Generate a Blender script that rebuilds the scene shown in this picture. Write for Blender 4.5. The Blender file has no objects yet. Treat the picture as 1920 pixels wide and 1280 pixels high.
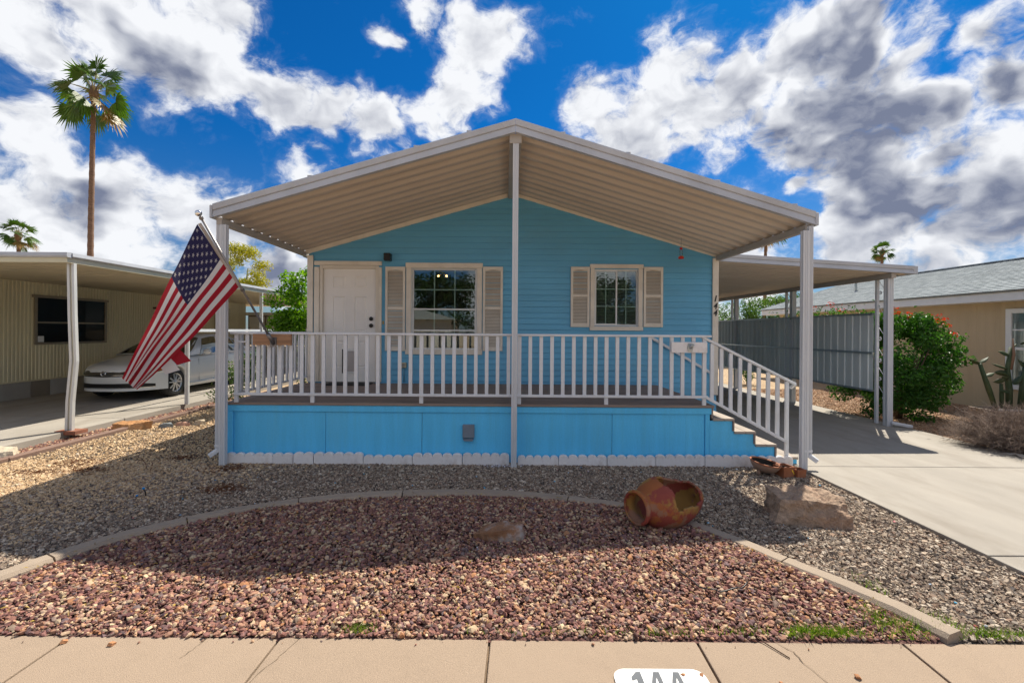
import bpy, bmesh, math, random
import numpy as np
from mathutils import Vector, Matrix

random.seed(7)
rng = np.random.default_rng(7)
S = bpy.context.scene
COL = S.collection
PI = math.pi
R = math.radians

# ------------------------------------------------------------------ camera
cam_d = bpy.data.cameras.new('camera')
cam = bpy.data.objects.new('camera', cam_d)
COL.objects.link(cam)
cam.location = (0, 0, 1.70)
cam.rotation_euler = (R(90), R(-0.4), 0)
cam_d.sensor_width = 36.0
cam_d.lens = 36.0 * 860 / 1920
cam_d.shift_x = 14 / 1920
cam_d.shift_y = -20 / 1920
cam_d.clip_start = 0.05
cam_d.clip_end = 3000
S.camera = cam

# ------------------------------------------------------------------ sun, sky, exposure
SUNV = Vector((0.438, 0.605, 1.0)).normalized()
SUN_EL = math.asin(SUNV.z)
SUN_AZ = math.atan2(SUNV.x, SUNV.y)
sun_d = bpy.data.lights.new('sun', 'SUN')
sun = bpy.data.objects.new('sun', sun_d)
COL.objects.link(sun)
sun_d.energy = 5.0
sun_d.angle = R(0.53)
sun_d.color = (1.0, 0.93, 0.80)
sun.rotation_euler = (-SUNV).to_track_quat('-Z', 'Y').to_euler()
sun.location = (6, 8, 14)

S.view_settings.view_transform = 'Standard'
S.view_settings.look = 'None'
S.view_settings.exposure = 0.65
S.view_settings.gamma = 1.0
S.view_settings.use_curve_mapping = False
SKY_STRENGTH = 0.056
W = bpy.data.worlds.new('World')
S.world = W
W.use_nodes = True


def px_dir(px, py):
    return Vector(((px - 946) / 860, 1.0, (620 - py) / 860))


def build_world():
    nt = W.node_tree
    nt.nodes.clear()
    N, L = nt.nodes.new, nt.links.new
    out = N('ShaderNodeOutputWorld')
    bg = N('ShaderNodeBackground')
    bg.inputs['Strength'].default_value = SKY_STRENGTH
    L(bg.outputs[0], out.inputs['Surface'])
    tc = N('ShaderNodeTexCoord')
    vec = tc.outputs['Generated']
    sky = N('ShaderNodeTexSky')
    sky.sky_type = 'NISHITA'
    sky.sun_disc = False
    sky.sun_elevation = SUN_EL
    sky.sun_rotation = SUN_AZ
    sky.altitude = 400
    sky.air_density = 1.0
    sky.dust_density = 0.6
    sky.ozone_density = 2.0

    def math_(op, a, b=None, c=None, clamp=False):
        n = N('ShaderNodeMath')
        n.operation = op
        n.use_clamp = clamp
        for i, s in enumerate((a, b, c)):
            if s is None:
                continue
            if isinstance(s, (int, float)):
                n.inputs[i].default_value = s
            else:
                L(s, n.inputs[i])
        return n.outputs[0]

    def vmath(op, a, b=None, scale=None):
        n = N('ShaderNodeVectorMath')
        n.operation = op
        for i, s in enumerate((a, b)):
            if s is None:
                continue
            if isinstance(s, (tuple, list, Vector)):
                n.inputs[i].default_value = tuple(s)
            else:
                L(s, n.inputs[i])
        if scale is not None:
            n.inputs['Scale'].default_value = scale
        return n.outputs['Value'] if op in ('DISTANCE', 'DOT_PRODUCT') else n.outputs[0]

    def rmap(v, a, b, c=0.0, d=1.0, smooth=True):
        n = N('ShaderNodeMapRange')
        n.interpolation_type = 'SMOOTHSTEP' if smooth else 'LINEAR'
        L(v, n.inputs[0])
        for i, q in enumerate((a, b, c, d)):
            n.inputs[1 + i].default_value = q
        return n.outputs[0]

    def noise(v, scale, detail, rough, dist=0.0):
        n = N('ShaderNodeTexNoise')
        n.inputs['Scale'].default_value = scale
        n.inputs['Detail'].default_value = detail
        n.inputs['Roughness'].default_value = rough
        n.inputs['Distortion'].default_value = dist
        L(v, n.inputs['Vector'])
        return n

    def blobs(items, v0, soft=1.5):
        acc = None
        for (px, py, r) in items:
            v = px_dir(px, py)
            rr = r / 860 / v.length ** 1.4
            d = vmath('DISTANCE', v0, v.normalized())
            q = rmap(d, rr * soft, 0.0, smooth=False)
            acc = q if acc is None else math_('MAXIMUM', acc, q)
        return acc

    # flatten the lookup a little so that clouds lie in layers
    st = vmath('MULTIPLY', vec, (1.0, 1.0, 1.35))
    wn = noise(st, 7.0, 3, 0.6)
    wv = vmath('SCALE', vmath('SUBTRACT', wn.outputs['Color'], (0.5, 0.5, 0.5)), scale=0.20)
    warped = vmath('ADD', vec, vmath('SCALE', wv, scale=0.75))
    wst = vmath('ADD', st, vmath('SCALE', wv, scale=0.45))
    fine = noise(wst, 8.0, 8, 0.64)
    fine_s = noise(vmath('ADD', wst, SUNV * 0.03), 8.0, 3, 0.5)
    big = noise(vmath('MULTIPLY', vec, (1, 1, 1.6)), 1.7, 2, 0.5)

    cl = [(50, 30, 150), (200, 30, 150), (340, 70, 150), (420, 120, 130), (505, 190, 90), (410, 20, 100),
          (620, 215, 50), (710, 232, 60), (900, 95, 85), (870, 180, 85), (815, 215, 60), (795, 8, 55), (716, 58, 34),
          (575, 305, 52),
          (1110, 225, 75), (1200, 235, 100), (1260, 150, 95), (1310, 225, 100),
          (1400, 155, 80), (1500, 90, 110), (1620, 60, 130), (1710, 100, 110), (1570, 200, 140), (1670, 230, 130),
          (1610, 300, 130), (1880, 60, 100), (1910, 140, 120), (1860, 330, 150), (1700, 400, 150), (1760, 190, 80),
          (1820, 440, 160), (1900, 450, 130), (1580, 435, 110), (1500, 345, 32), (1760, 290, 60),
          (20, 255, 80), (90, 310, 100), (190, 345, 100), (70, 430, 140), (230, 430, 140), (350, 410, 100), (440, 440, 80), (520, 500, 80), (1440, 480, 100)]
    B = blobs(cl, warped)
    dk = [(1490, 170, 130), (1620, 90, 190), (1690, 190, 180), (1570, 240, 170), (1650, 310, 150), (1790, 440, 180), (1890, 140, 110),
          (1860, 390, 120), (95, 80, 60), (310, 110, 80), (160, 390, 70), (500, 490, 80), (1690, 400, 110)]
    D = blobs(dk, warped, 1.3)
    inside = rmap(vmath('DOT_PRODUCT', vec, Vector((0.0, 1.0, 0.22)).normalized()), 0.56, 0.70)
    elsewhere = rmap(big.outputs['Fac'], 0.355, 0.655)
    sepz = N('ShaderNodeSeparateXYZ')
    L(vec, sepz.inputs[0])
    low = rmap(sepz.outputs['Z'], 0.26, 0.02, 0.0, 0.36)
    cover_in = math_('MULTIPLY', B, inside)
    cover_out = math_('MULTIPLY', elsewhere, math_('SUBTRACT', 1.0, inside))
    cover = math_('MAXIMUM', math_('ADD', cover_in, cover_out), low)
    nf = math_('SUBTRACT', fine.outputs['Fac'], 0.5)
    ns = math_('SUBTRACT', fine_s.outputs['Fac'], 0.5)
    dens = math_('ADD', math_('MULTIPLY', nf, 3.0), math_('SUBTRACT', math_('MULTIPLY', cover, 1.55), 0.63))
    alpha = rmap(dens, -0.22, 0.40)
    # thin veil round the thick cloud
    veil = math_('MULTIPLY', rmap(math_('ADD', cover, math_('MULTIPLY', nf, 2.2)), 0.12, 0.95), 0.45)
    alpha = math_('MAXIMUM', alpha, veil, clamp=True)
    # cloud shading: lit where the cloud thins towards the sun, grey where it is thick
    lit = math_('MULTIPLY', math_('SUBTRACT', nf, ns), 2.2)
    thick = rmap(math_('ADD', cover, math_('MULTIPLY', ns, 1.6)), 0.20, 0.90)
    grey = math_('MULTIPLY', math_('MULTIPLY', rmap(math_('ADD', D, math_('MULTIPLY', ns, 0.9)), -0.05, 0.90), thick), 0.84)
    grey2 = math_('MULTIPLY', rmap(dens, 0.35, 1.5), 0.22)
    t = math_('SUBTRACT', math_('ADD', 0.97, lit), math_('ADD', grey, grey2), clamp=True)
    ccol = N('ShaderNodeMix')
    ccol.data_type = 'RGBA'
    L(t, ccol.inputs['Factor'])
    ccol.inputs['A'].default_value = (2.2, 2.55, 3.7, 1)
    ccol.inputs['B'].default_value = (10.6, 10.8, 11.2, 1)
    tz = N('ShaderNodeMix')
    tz.data_type = 'RGBA'
    L(rmap(sepz.outputs['Z'], -0.02, 0.40), tz.inputs['Factor'])
    tz.inputs['A'].default_value = (0.50, 0.66, 0.86, 1)
    tz.inputs['B'].default_value = (0.03, 0.55, 1.12, 1)
    tint = N('ShaderNodeMix')
    tint.data_type = 'RGBA'
    tint.blend_type = 'MULTIPLY'
    tint.inputs['Factor'].default_value = 1.0
    L(sky.outputs[0], tint.inputs['A'])
    L(tz.outputs['Result'], tint.inputs['B'])
    mix = N('ShaderNodeMix')
    mix.data_type = 'RGBA'
    L(alpha, mix.inputs['Factor'])
    L(tint.outputs['Result'], mix.inputs['A'])
    L(ccol.outputs['Result'], mix.inputs['B'])
    L(mix.outputs['Result'], bg.inputs['Color'])
    W.cycles.sampling_method = 'MANUAL'
    W.cycles.sample_map_resolution = 1024


build_world()

# ------------------------------------------------------------------ materials
MATS = {}


def mat(name, col, rough=0.6, var=0.12, vscale=6.0, bump=0.0, bscale=60.0, metal=0.0, spec=0.4, rnd=0.0, stain=None, sscale=1.5, samt=0.5,
        streak=None, coord='Object', emit=None, island=None, coat=0.0, speck=0.0, spscale=220.0):
    """Procedural Principled material: base colour, broad noise variation, optional stain colour, fine bump."""
    if name in MATS:
        return MATS[name]
    m = bpy.data.materials.new(name)
    m.use_nodes = True
    nt = m.node_tree
    N, L = nt.nodes.new, nt.links.new
    p = nt.nodes['Principled BSDF']
    p.inputs['Roughness'].default_value = rough
    p.inputs['Metallic'].default_value = metal
    p.inputs['Specular IOR Level'].default_value = spec
    if coat:
        p.inputs['Coat Weight'].default_value = coat
        p.inputs['Coat Roughness'].default_value = 0.05
    tc = N('ShaderNodeTexCoord')
    src = tc.outputs[coord]
    if streak:
        mp = N('ShaderNodeMapping')
        mp.inputs['Scale'].default_value = streak
        L(src, mp.inputs['Vector'])
        src2 = mp.outputs[0]
    else:
        src2 = src

    def noise(v, sc, det=5, ro=0.6):
        n = N('ShaderNodeTexNoise')
        n.inputs['Scale'].default_value = sc
        n.inputs['Detail'].default_value = det
        n.inputs['Roughness'].default_value = ro
        L(v, n.inputs['Vector'])
        return n.outputs['Fac']

    def mixc(f, a, b):
        n = N('ShaderNodeMix')
        n.data_type = 'RGBA'
        for sock, val in (('Factor', f), ('A', a), ('B', b)):
            if isinstance(val, (int, float)):
                n.inputs[sock].default_value = val
            elif isinstance(val, tuple):
                n.inputs[sock].default_value = (*val[:3], 1)
            else:
                L(val, n.inputs[sock])
        return n.outputs['Result']

    def ramp(v, a, b):
        n = N('ShaderNodeMapRange')
        n.inputs[1].default_value = a
        n.inputs[2].default_value = b
        L(v, n.inputs[0])
        return n.outputs[0]

    if island:
        g = N('ShaderNodeNewGeometry')
        cr = N('ShaderNodeValToRGB')
        cr.color_ramp.interpolation = 'LINEAR'
        els = cr.color_ramp.elements
        while len(els) < len(island):
            els.new(0.5)
        for i, c in enumerate(island):
            els[i].position = i / (len(island) - 1)
            els[i].color = (*c, 1)
        L(g.outputs['Random Per Island'], cr.inputs[0])
        base = cr.outputs[0]
        if var:
            nv = ramp(noise(src2, vscale), 0.3, 0.7)
            mm = N('ShaderNodeMix')
            mm.data_type = 'RGBA'
            mm.blend_type = 'MULTIPLY'
            mm.inputs['Factor'].default_value = 1
            L(base, mm.inputs['A'])
            L(mixc(nv, (1 - var,) * 3, (1 + var,) * 3), mm.inputs['B'])
            base = mm.outputs['Result']
    else:
        lo = tuple(c * (1 - var) for c in col)
        hi = tuple(min(1, c * (1 + var)) for c in col)
        base = mixc(ramp(noise(src2, vscale), 0.3, 0.7), lo, hi)
    if stain:
        f = N('ShaderNodeMath')
        f.operation = 'MULTIPLY'
        L(ramp(noise(src2, sscale, 8, 0.65), 0.48, 0.72), f.inputs[0])
        f.inputs[1].default_value = samt
        base = mixc(f.outputs[0], base, stain)
    if speck:
        sm = N('ShaderNodeMix')
        sm.data_type = 'RGBA'
        sm.blend_type = 'MULTIPLY'
        sm.inputs['Factor'].default_value = 1
        L(base, sm.inputs['A'])
        L(mixc(ramp(noise(src, spscale, 3, 0.7), 0.35, 0.65), (1 - speck,) * 3, (1 + speck,) * 3), sm.inputs['B'])
        base = sm.outputs['Result']
    if rnd:
        oi = N('ShaderNodeObjectInfo')
        hs = N('ShaderNodeHueSaturation')
        mr = N('ShaderNodeMapRange')
        mr.inputs[3].default_value = 1 - rnd
        mr.inputs[4].default_value = 1 + rnd
        L(oi.outputs['Random'], mr.inputs[0])
        L(mr.outputs[0], hs.inputs['Value'])
        L(base, hs.inputs['Color'])
        base = hs.outputs[0]
    L(base, p.inputs['Base Color'])
    if bump:
        b = N('ShaderNodeBump')
        b.inputs['Strength'].default_value = bump
        b.inputs['Distance'].default_value = 0.01
        L(noise(src2, bscale, 6, 0.65), b.inputs['Height'])
        L(b.outputs[0], p.inputs['Normal'])
    if emit:
        p.inputs['Emission Color'].default_value = (*emit[:3], 1)
        p.inputs['Emission Strength'].default_value = emit[3]
    MATS[name] = m
    return m


def leaf_mat(name, cols, trans=0.35, rough=0.45):
    """Leaf: diffuse plus light coming through, one tone per leaf."""
    if name in MATS:
        return MATS[name]
    m = bpy.data.materials.new(name)
    m.use_nodes = True
    nt = m.node_tree
    N, L = nt.nodes.new, nt.links.new
    p = nt.nodes['Principled BSDF']
    o = nt.nodes['Material Output']
    p.inputs['Roughness'].default_value = rough
    p.inputs['Specular IOR Level'].default_value = 0.35
    g = N('ShaderNodeNewGeometry')
    cr = N('ShaderNodeValToRGB')
    els = cr.color_ramp.elements
    while len(els) < len(cols):
        els.new(0.5)
    for i, c in enumerate(cols):
        els[i].position = i / (len(cols) - 1)
        els[i].color = (*c, 1)
    L(g.outputs['Random Per Island'], cr.inputs[0])
    L(cr.outputs[0], p.inputs['Base Color'])
    t = N('ShaderNodeBsdfTranslucent')
    hs = N('ShaderNodeHueSaturation')
    hs.inputs['Saturation'].default_value = 1.15
    hs.inputs['Value'].default_value = 1.5
    L(cr.outputs[0], hs.inputs['Color'])
    L(hs.outputs[0], t.inputs['Color'])
    mx = N('ShaderNodeMixShader')
    mx.inputs[0].default_value = trans
    L(p.outputs[0], mx.inputs[1])
    L(t.outputs[0], mx.inputs[2])
    L(mx.outputs[0], o.inputs['Surface'])
    MATS[name] = m
    return m


def glass_mat(name, tint=(0.75, 0.82, 0.80), base=0.10, ior=1.7):
    if name in MATS:
        return MATS[name]
    m = bpy.data.materials.new(name)
    m.use_nodes = True
    nt = m.node_tree
    nt.nodes.clear()
    N, L = nt.nodes.new, nt.links.new
    o = N('ShaderNodeOutputMaterial')
    tr = N('ShaderNodeBsdfTransparent')
    tr.inputs[0].default_value = (*tint, 1)
    gl = N('ShaderNodeBsdfGlossy')
    gl.inputs['Roughness'].default_value = 0.004
    gl.inputs['Color'].default_value = (0.9, 0.97, 0.95, 1)
    fr = N('ShaderNodeFresnel')
    fr.inputs['IOR'].default_value = ior
    ad = N('ShaderNodeMath')
    ad.operation = 'ADD'
    ad.use_clamp = True
    L(fr.outputs[0], ad.inputs[0])
    ad.inputs[1].default_value = base
    mx = N('ShaderNodeMixShader')
    L(ad.outputs[0], mx.inputs[0])
    L(tr.outputs[0], mx.inputs[1])
    L(gl.outputs[0], mx.inputs[2])
    L(mx.outputs[0], o.inputs['Surface'])
    MATS[name] = m
    return m


# ------------------------------------------------------------------ mesh helpers
ORG = {}


def org(o):
    return ORG.get(o.name, Vector((0, 0, 0))) if o else Vector((0, 0, 0))


def tag(o, label=None, cat=None, group=None, kind=None):
    if label:
        o['label'] = label
    if cat:
        o['category'] = cat
    if group:
        o['group'] = group
    if kind:
        o['kind'] = kind
    return o


def thing(name, label, cat, loc=(0, 0, 0), group=None, kind=None):
    o = bpy.data.objects.new(name, None)
    COL.objects.link(o)
    o.location = loc
    o.empty_display_size = 0.2
    ORG[o.name] = Vector(loc)
    return tag(o, label, cat, group, kind)


def put(name, me, parent=None, at=None):
    """Link a mesh whose vertices are relative to `at` (or already in world space)."""
    o = bpy.data.objects.new(name, me)
    COL.objects.link(o)
    w = Vector(at) if at is not None else Vector((0, 0, 0))
    if parent:
        o.parent = parent
        o.location = w - org(parent)
    else:
        o.location = w
    ORG[o.name] = w
    return o


def copy_tree(o, parent=None, loc=None, rotz=None, label=None):
    c = o.copy()
    COL.objects.link(c)
    c.parent = parent
    if loc is not None:
        c.location = loc
    if rotz is not None:
        c.rotation_euler = (0, 0, rotz)
    if label:
        c['label'] = label
    for ch in [k for k in bpy.data.objects if k.parent == o]:
        copy_tree(ch, c)
    return c


class MB:
    def __init__(self):
        self.v, self.f, self.mi, self.sm = [], [], [], []

    def add(self, vs, fs, mi=0, smooth=False):
        b = len(self.v)
        self.v += [tuple(q) for q in vs]
        for f in fs:
            self.f.append(tuple(b + i for i in f))
            self.mi.append(mi)
            self.sm.append(smooth)
        return self

    def box(self, x0, x1, y0, y1, z0, z1, mi=0):
        vs = [(x0, y0, z0), (x1, y0, z0), (x1, y1, z0), (x0, y1, z0), (x0, y0, z1), (x1, y0, z1), (x1, y1, z1), (x0, y1, z1)]
        return self.add(vs, [(0, 3, 2, 1), (4, 5, 6, 7), (0, 1, 5, 4), (1, 2, 6, 5), (2, 3, 7, 6), (3, 0, 4, 7)], mi)

    def prism(self, poly, d0, d1, axis, mi=0):
        """Extrude a 2-D outline: axis 'x' takes (y,z), 'y' takes (x,z), 'z' takes (x,y)."""
        n = len(poly)

        def P(a, b, d):
            return {'x': (d, a, b), 'y': (a, d, b), 'z': (a, b, d)}[axis]
        vs = [P(a, b, d0) for a, b in poly] + [P(a, b, d1) for a, b in poly]
        fs = [tuple(range(n))[::-1], tuple(range(n, 2 * n))]
        fs += [(i, (i + 1) % n, n + (i + 1) % n, n + i) for i in range(n)]
        return self.add(vs, fs, mi)

    def beam(self, p0, p1, w, h, up=(0, 0, 1), mi=0):
        p0, p1 = Vector(p0), Vector(p1)
        d = (p1 - p0).normalized()
        up = Vector(up)
        s = d.cross(up).normalized() * (w / 2)
        u = s.cross(d).normalized() * (h / 2)
        vs = [p + a * s + b * u for p in (p0, p1) for a, b in ((-1, -1), (1, -1), (1, 1), (-1, 1))]
        return self.add(vs, [(0, 1, 2, 3), (7, 6, 5, 4), (0, 4, 5, 1), (1, 5, 6, 2), (2, 6, 7, 3), (3, 7, 4, 0)], mi)

    def tube(self, pts, rad, n=8, mi=0, cap=True, smooth=True):
        pts = [Vector(p) for p in pts]
        k = len(pts)
        if isinstance(rad, (int, float)):
            rad = [rad] * k
        ref = None
        vs = []
        for i, p in enumerate(pts):
            t = (pts[min(i + 1, k - 1)] - pts[max(i - 1, 0)]).normalized()
            if ref is None:
                ref = t.orthogonal().normalized()
            ref = (ref - t * ref.dot(t)).normalized()
            b = t.cross(ref)
            vs += [p + (ref * math.cos(2 * PI * j / n) + b * math.sin(2 * PI * j / n)) * rad[i] for j in range(n)]
        fs = [(i * n + j, i * n + (j + 1) % n, (i + 1) * n + (j + 1) % n, (i + 1) * n + j) for i in range(k - 1) for j in range(n)]
        self.add(vs, fs, mi, smooth)
        if cap:
            b = len(self.v) - k * n
            self.f += [tuple(b + j for j in range(n))[::-1], tuple(b + (k - 1) * n + j for j in range(n))]
            self.mi += [mi, mi]
            self.sm += [False, False]
        return self

    def lathe(self, prof, c, n=24, mi=0, M=None, smooth=True):
        """Revolve (r,z) about z through c; M optionally turns it first."""
        c = Vector(c)
        vs = []
        for r, z in prof:
            for j in range(n):
                q = Vector((r * math.cos(2 * PI * j / n), r * math.sin(2 * PI * j / n), z))
                vs.append(c + (M @ q if M else q))
        fs = [(i * n + j, i * n + (j + 1) % n, (i + 1) * n + (j + 1) % n, (i + 1) * n + j) for i in range(len(prof) - 1) for j in range(n)]
        return self.add(vs, fs, mi, smooth)

    def ball(self, c, r, n=10, m=6, mi=0):
        prof = [(max(1e-4, math.sin(PI * i / m)) * r, -math.cos(PI * i / m) * r) for i in range(m + 1)]
        return self.lathe(prof, c, n, mi)

    def mesh(self, name, mats, at=(0, 0, 0), recalc=True):
        me = bpy.data.meshes.new(name)
        a = Vector(at)
        me.from_pydata([(q[0] - a.x, q[1] - a.y, q[2] - a.z) for q in self.v], [], self.f)
        for m in (mats if isinstance(mats, (list, tuple)) else [mats]):
            me.materials.append(m)
        me.polygons.foreach_set('material_index', self.mi)
        me.polygons.foreach_set('use_smooth', self.sm)
        if recalc:
            bm = bmesh.new()
            bm.from_mesh(me)
            bmesh.ops.recalc_face_normals(bm, faces=bm.faces)
            bm.to_mesh(me)
            bm.free()
        me.update()
        return me

    def build(self, name, mats, parent=None, at=None, bevel=0.0, recalc=True, seg=1):
        if at is None:
            at = org(parent) if parent else (0, 0, 0)
        o = put(name, self.mesh(name, mats, at, recalc), parent, at)
        if bevel:
            b = o.modifiers.new('bevel', 'BEVEL')
            b.width = bevel
            b.segments = seg
            b.limit_method = 'ANGLE'
            b.angle_limit = R(40)
            b.harden_normals = False
        return o


def npmesh(name, V, F, mats, mi=None, smooth=False):
    """Mesh straight from arrays: V (n,3), F (k,3 or 4)."""
    V = np.asarray(V, dtype=np.float32)
    F = np.asarray(F, dtype=np.int32)
    me = bpy.data.meshes.new(name)
    k, c = F.shape
    me.vertices.add(len(V))
    me.vertices.foreach_set('co', V.ravel())
    me.loops.add(k * c)
    me.loops.foreach_set('vertex_index', F.ravel())
    me.polygons.add(k)
    me.polygons.foreach_set('loop_start', np.arange(0, k * c, c, dtype=np.int32))
    for m in (mats if isinstance(mats, (list, tuple)) else [mats]):
        me.materials.append(m)
    if mi is not None:
        me.polygons.foreach_set('material_index', np.asarray(mi, dtype=np.int32))
    me.polygons.foreach_set('use_smooth', np.full(k, smooth, dtype=bool))
    me.update(calc_edges=True)
    me.validate()
    return me


def text_mesh(body, size, mats, extrude=0.004, offset=0.0, shear=0.0, xscale=1.0):
    cu = bpy.data.curves.new('text', 'FONT')
    cu.body = body
    cu.size = size
    cu.extrude = extrude
    cu.offset = offset
    cu.shear = shear
    cu.align_x = 'CENTER'
    cu.align_y = 'CENTER'
    cu.resolution_u = 4
    t = bpy.data.objects.new('text', cu)
    COL.objects.link(t)
    bpy.context.view_layer.update()
    me = bpy.data.meshes.new_from_object(t.evaluated_get(bpy.context.evaluated_depsgraph_get()))
    bpy.data.objects.remove(t)
    bpy.data.curves.remove(cu)
    me.materials.clear()
    me.materials.append(mats)
    if xscale != 1.0:
        me.transform(Matrix.Diagonal((xscale, 1, 1, 1)))
    return me


CUBE_V = np.array([(-1, -1, -1), (1, -1, -1), (1, 1, -1), (-1, 1, -1), (-1, -1, 1), (1, -1, 1), (1, 1, 1), (-1, 1, 1)], dtype=np.float32)
CUBE_F = np.array([(0, 3, 2, 1), (4, 5, 6, 7), (0, 1, 5, 4), (1, 2, 6, 5), (2, 3, 7, 6), (3, 0, 4, 7)], dtype=np.int32)


def rand_rot(n):
    q = rng.normal(size=(n, 4))
    q /= np.linalg.norm(q, axis=1)[:, None]
    w, x, y, z = q.T
    return np.stack([np.stack([1 - 2 * (y * y + z * z), 2 * (x * y - z * w), 2 * (x * z + y * w)], -1),
                     np.stack([2 * (x * y + z * w), 1 - 2 * (x * x + z * z), 2 * (y * z - x * w)], -1),
                     np.stack([2 * (x * z - y * w), 2 * (y * z + x * w), 1 - 2 * (x * x + y * y)], -1)], 1)


GR = (1 + 5 ** 0.5) / 2
ICO_V = np.array([(-1, GR, 0), (1, GR, 0), (-1, -GR, 0), (1, -GR, 0), (0, -1, GR), (0, 1, GR), (0, -1, -GR), (0, 1, -GR), (GR, 0, -1), (GR, 0, 1), (-GR, 0, -1), (-GR, 0, 1)], dtype=np.float32) / 1.9
ICO_F = np.array([(0, 11, 5), (0, 5, 1), (0, 1, 7), (0, 7, 10), (0, 10, 11), (1, 5, 9), (5, 11, 4), (11, 10, 2), (10, 7, 6), (7, 1, 8),
                  (3, 9, 4), (3, 4, 2), (3, 2, 6), (3, 6, 8), (3, 8, 9), (4, 9, 5), (2, 4, 11), (6, 2, 10), (8, 6, 7), (9, 8, 1)], dtype=np.int32)


def round_stones(P, size, flat=0.75):
    """Worn angular stones: squashed, dented twelve-point solids; vertices and triangles."""
    n = len(P)
    v = np.repeat(ICO_V[None], n, 0)
    v = v * rng.uniform(0.50, 1.15, size=(n, 12, 1))
    v *= np.stack([rng.uniform(0.9, 1.5, n), rng.uniform(0.7, 1.05, n), rng.uniform(0.5, 0.95, n)], 1)[:, None, :]
    v = np.einsum('nij,nkj->nki', rand_rot(n), v)
    v *= size[:, None, None]
    v[:, :, 2] *= flat
    v += P[:, None, :]
    F = ICO_F[None] + (np.arange(n) * 12)[:, None, None]
    return v.reshape(-1, 3), F.reshape(-1, 3)


def stones(P, size, flat=0.62):
    """Chipped six-sided stones at points P with the given half sizes; vertices and quads."""
    n = len(P)
    v = np.repeat(CUBE_V[None], n, 0)
    v = v * rng.uniform(0.55, 1.0, size=(n, 8, 3))
    v *= rng.uniform(0.6, 1.2, size=(n, 1, 3))
    v = np.einsum('nij,nkj->nki', rand_rot(n), v)
    v *= size[:, None, None]
    v[:, :, 2] *= flat
    v += P[:, None, :]
    F = CUBE_F[None] + (np.arange(n) * 8)[:, None, None]
    return v.reshape(-1, 3), F.reshape(-1, 4)


def rock_mesh(name, size, mats, seed, sub=3, rough=0.25, cut=6, at=None):
    """Boulder: subdivided ball cut by random planes and roughened."""
    r = random.Random(seed)
    bm = bmesh.new()
    bmesh.ops.create_icosphere(bm, subdivisions=sub, radius=1)
    planes = []
    for _ in range(cut):
        d = Vector((r.uniform(-1, 1), r.uniform(-1, 1), r.uniform(-0.7, 1))).normalized()
        planes.append((d, r.uniform(0.5, 0.8)))
    from mathutils import noise as mn
    for v in bm.verts:
        for d, h in planes:
            k = v.co.dot(d)
            if k > h:
                v.co -= d * (k - h) * 0.92
        v.co += v.co.normalized() * mn.fractal(v.co * 1.7 + Vector((seed, 0, 0)), 1.0, 2.0, 4) * rough * 0.5
        v.co = Vector((v.co.x * size[0], v.co.y * size[1], v.co.z * size[2]))
    me = bpy.data.meshes.new(name)
    bm.to_mesh(me)
    bm.free()
    for m in (mats if isinstance(mats, (list, tuple)) else [mats]):
        me.materials.append(m)
    return me


def leaves(P, Nrm, length, width, fold=0.25):
    """Folded diamond leaves at P, roughly facing along Nrm; vertices and triangles."""
    n = len(P)
    a = rng.normal(size=(n, 3))
    Nn = Nrm / (np.linalg.norm(Nrm, axis=1)[:, None] + 1e-9)
    t = a - (a * Nn).sum(1)[:, None] * Nn
    t /= np.linalg.norm(t, axis=1)[:, None] + 1e-9
    b = np.cross(Nn, t)
    L = length * rng.uniform(0.65, 1.25, size=(n, 1))
    Wd = width * rng.uniform(0.7, 1.2, size=(n, 1))
    base, tip = P - t * L * 0.5, P + t * L * 0.5 - Nn * L * 0.12
    le, ri = P + b * Wd * 0.5 + Nn * Wd * fold, P - b * Wd * 0.5 + Nn * Wd * fold
    V = np.stack([base, ri, tip, le], 1).reshape(-1, 3)
    o = (np.arange(n) * 4)[:, None]
    F = np.concatenate([o + np.array([[0, 1, 2]]), o + np.array([[0, 2, 3]])], 1).reshape(-1, 3)
    return V, F


def clump_points(cl, n, shell=0.55):
    """Points spread through ellipsoid clumps (cx,cy,cz,rx,ry,rz), denser near the outside; also outward normals."""
    cl = np.array(cl, dtype=float)
    wgt = (cl[:, 3] * cl[:, 4] + cl[:, 4] * cl[:, 5] + cl[:, 3] * cl[:, 5])
    idx = rng.choice(len(cl), size=n, p=wgt / wgt.sum())
    d = rng.normal(size=(n, 3))
    d /= np.linalg.norm(d, axis=1)[:, None]
    r = shell + (1 - shell) * rng.uniform(0, 1, size=(n, 1)) ** 0.6
    r *= rng.normal(1.0, 0.07, size=(n, 1))
    P = cl[idx, :3] + d * r * cl[idx, 3:]
    Nn = d + rng.normal(0, 0.55, size=(n, 3)) + np.array([0, 0, 0.35])
    return P, Nn


def merge_np(parts):
    Vs, Fs, b = [], [], 0
    for V, F in parts:
        Vs.append(V)
        Fs.append(F + b)
        b += len(V)
    return np.concatenate(Vs), np.concatenate(Fs)

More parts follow.
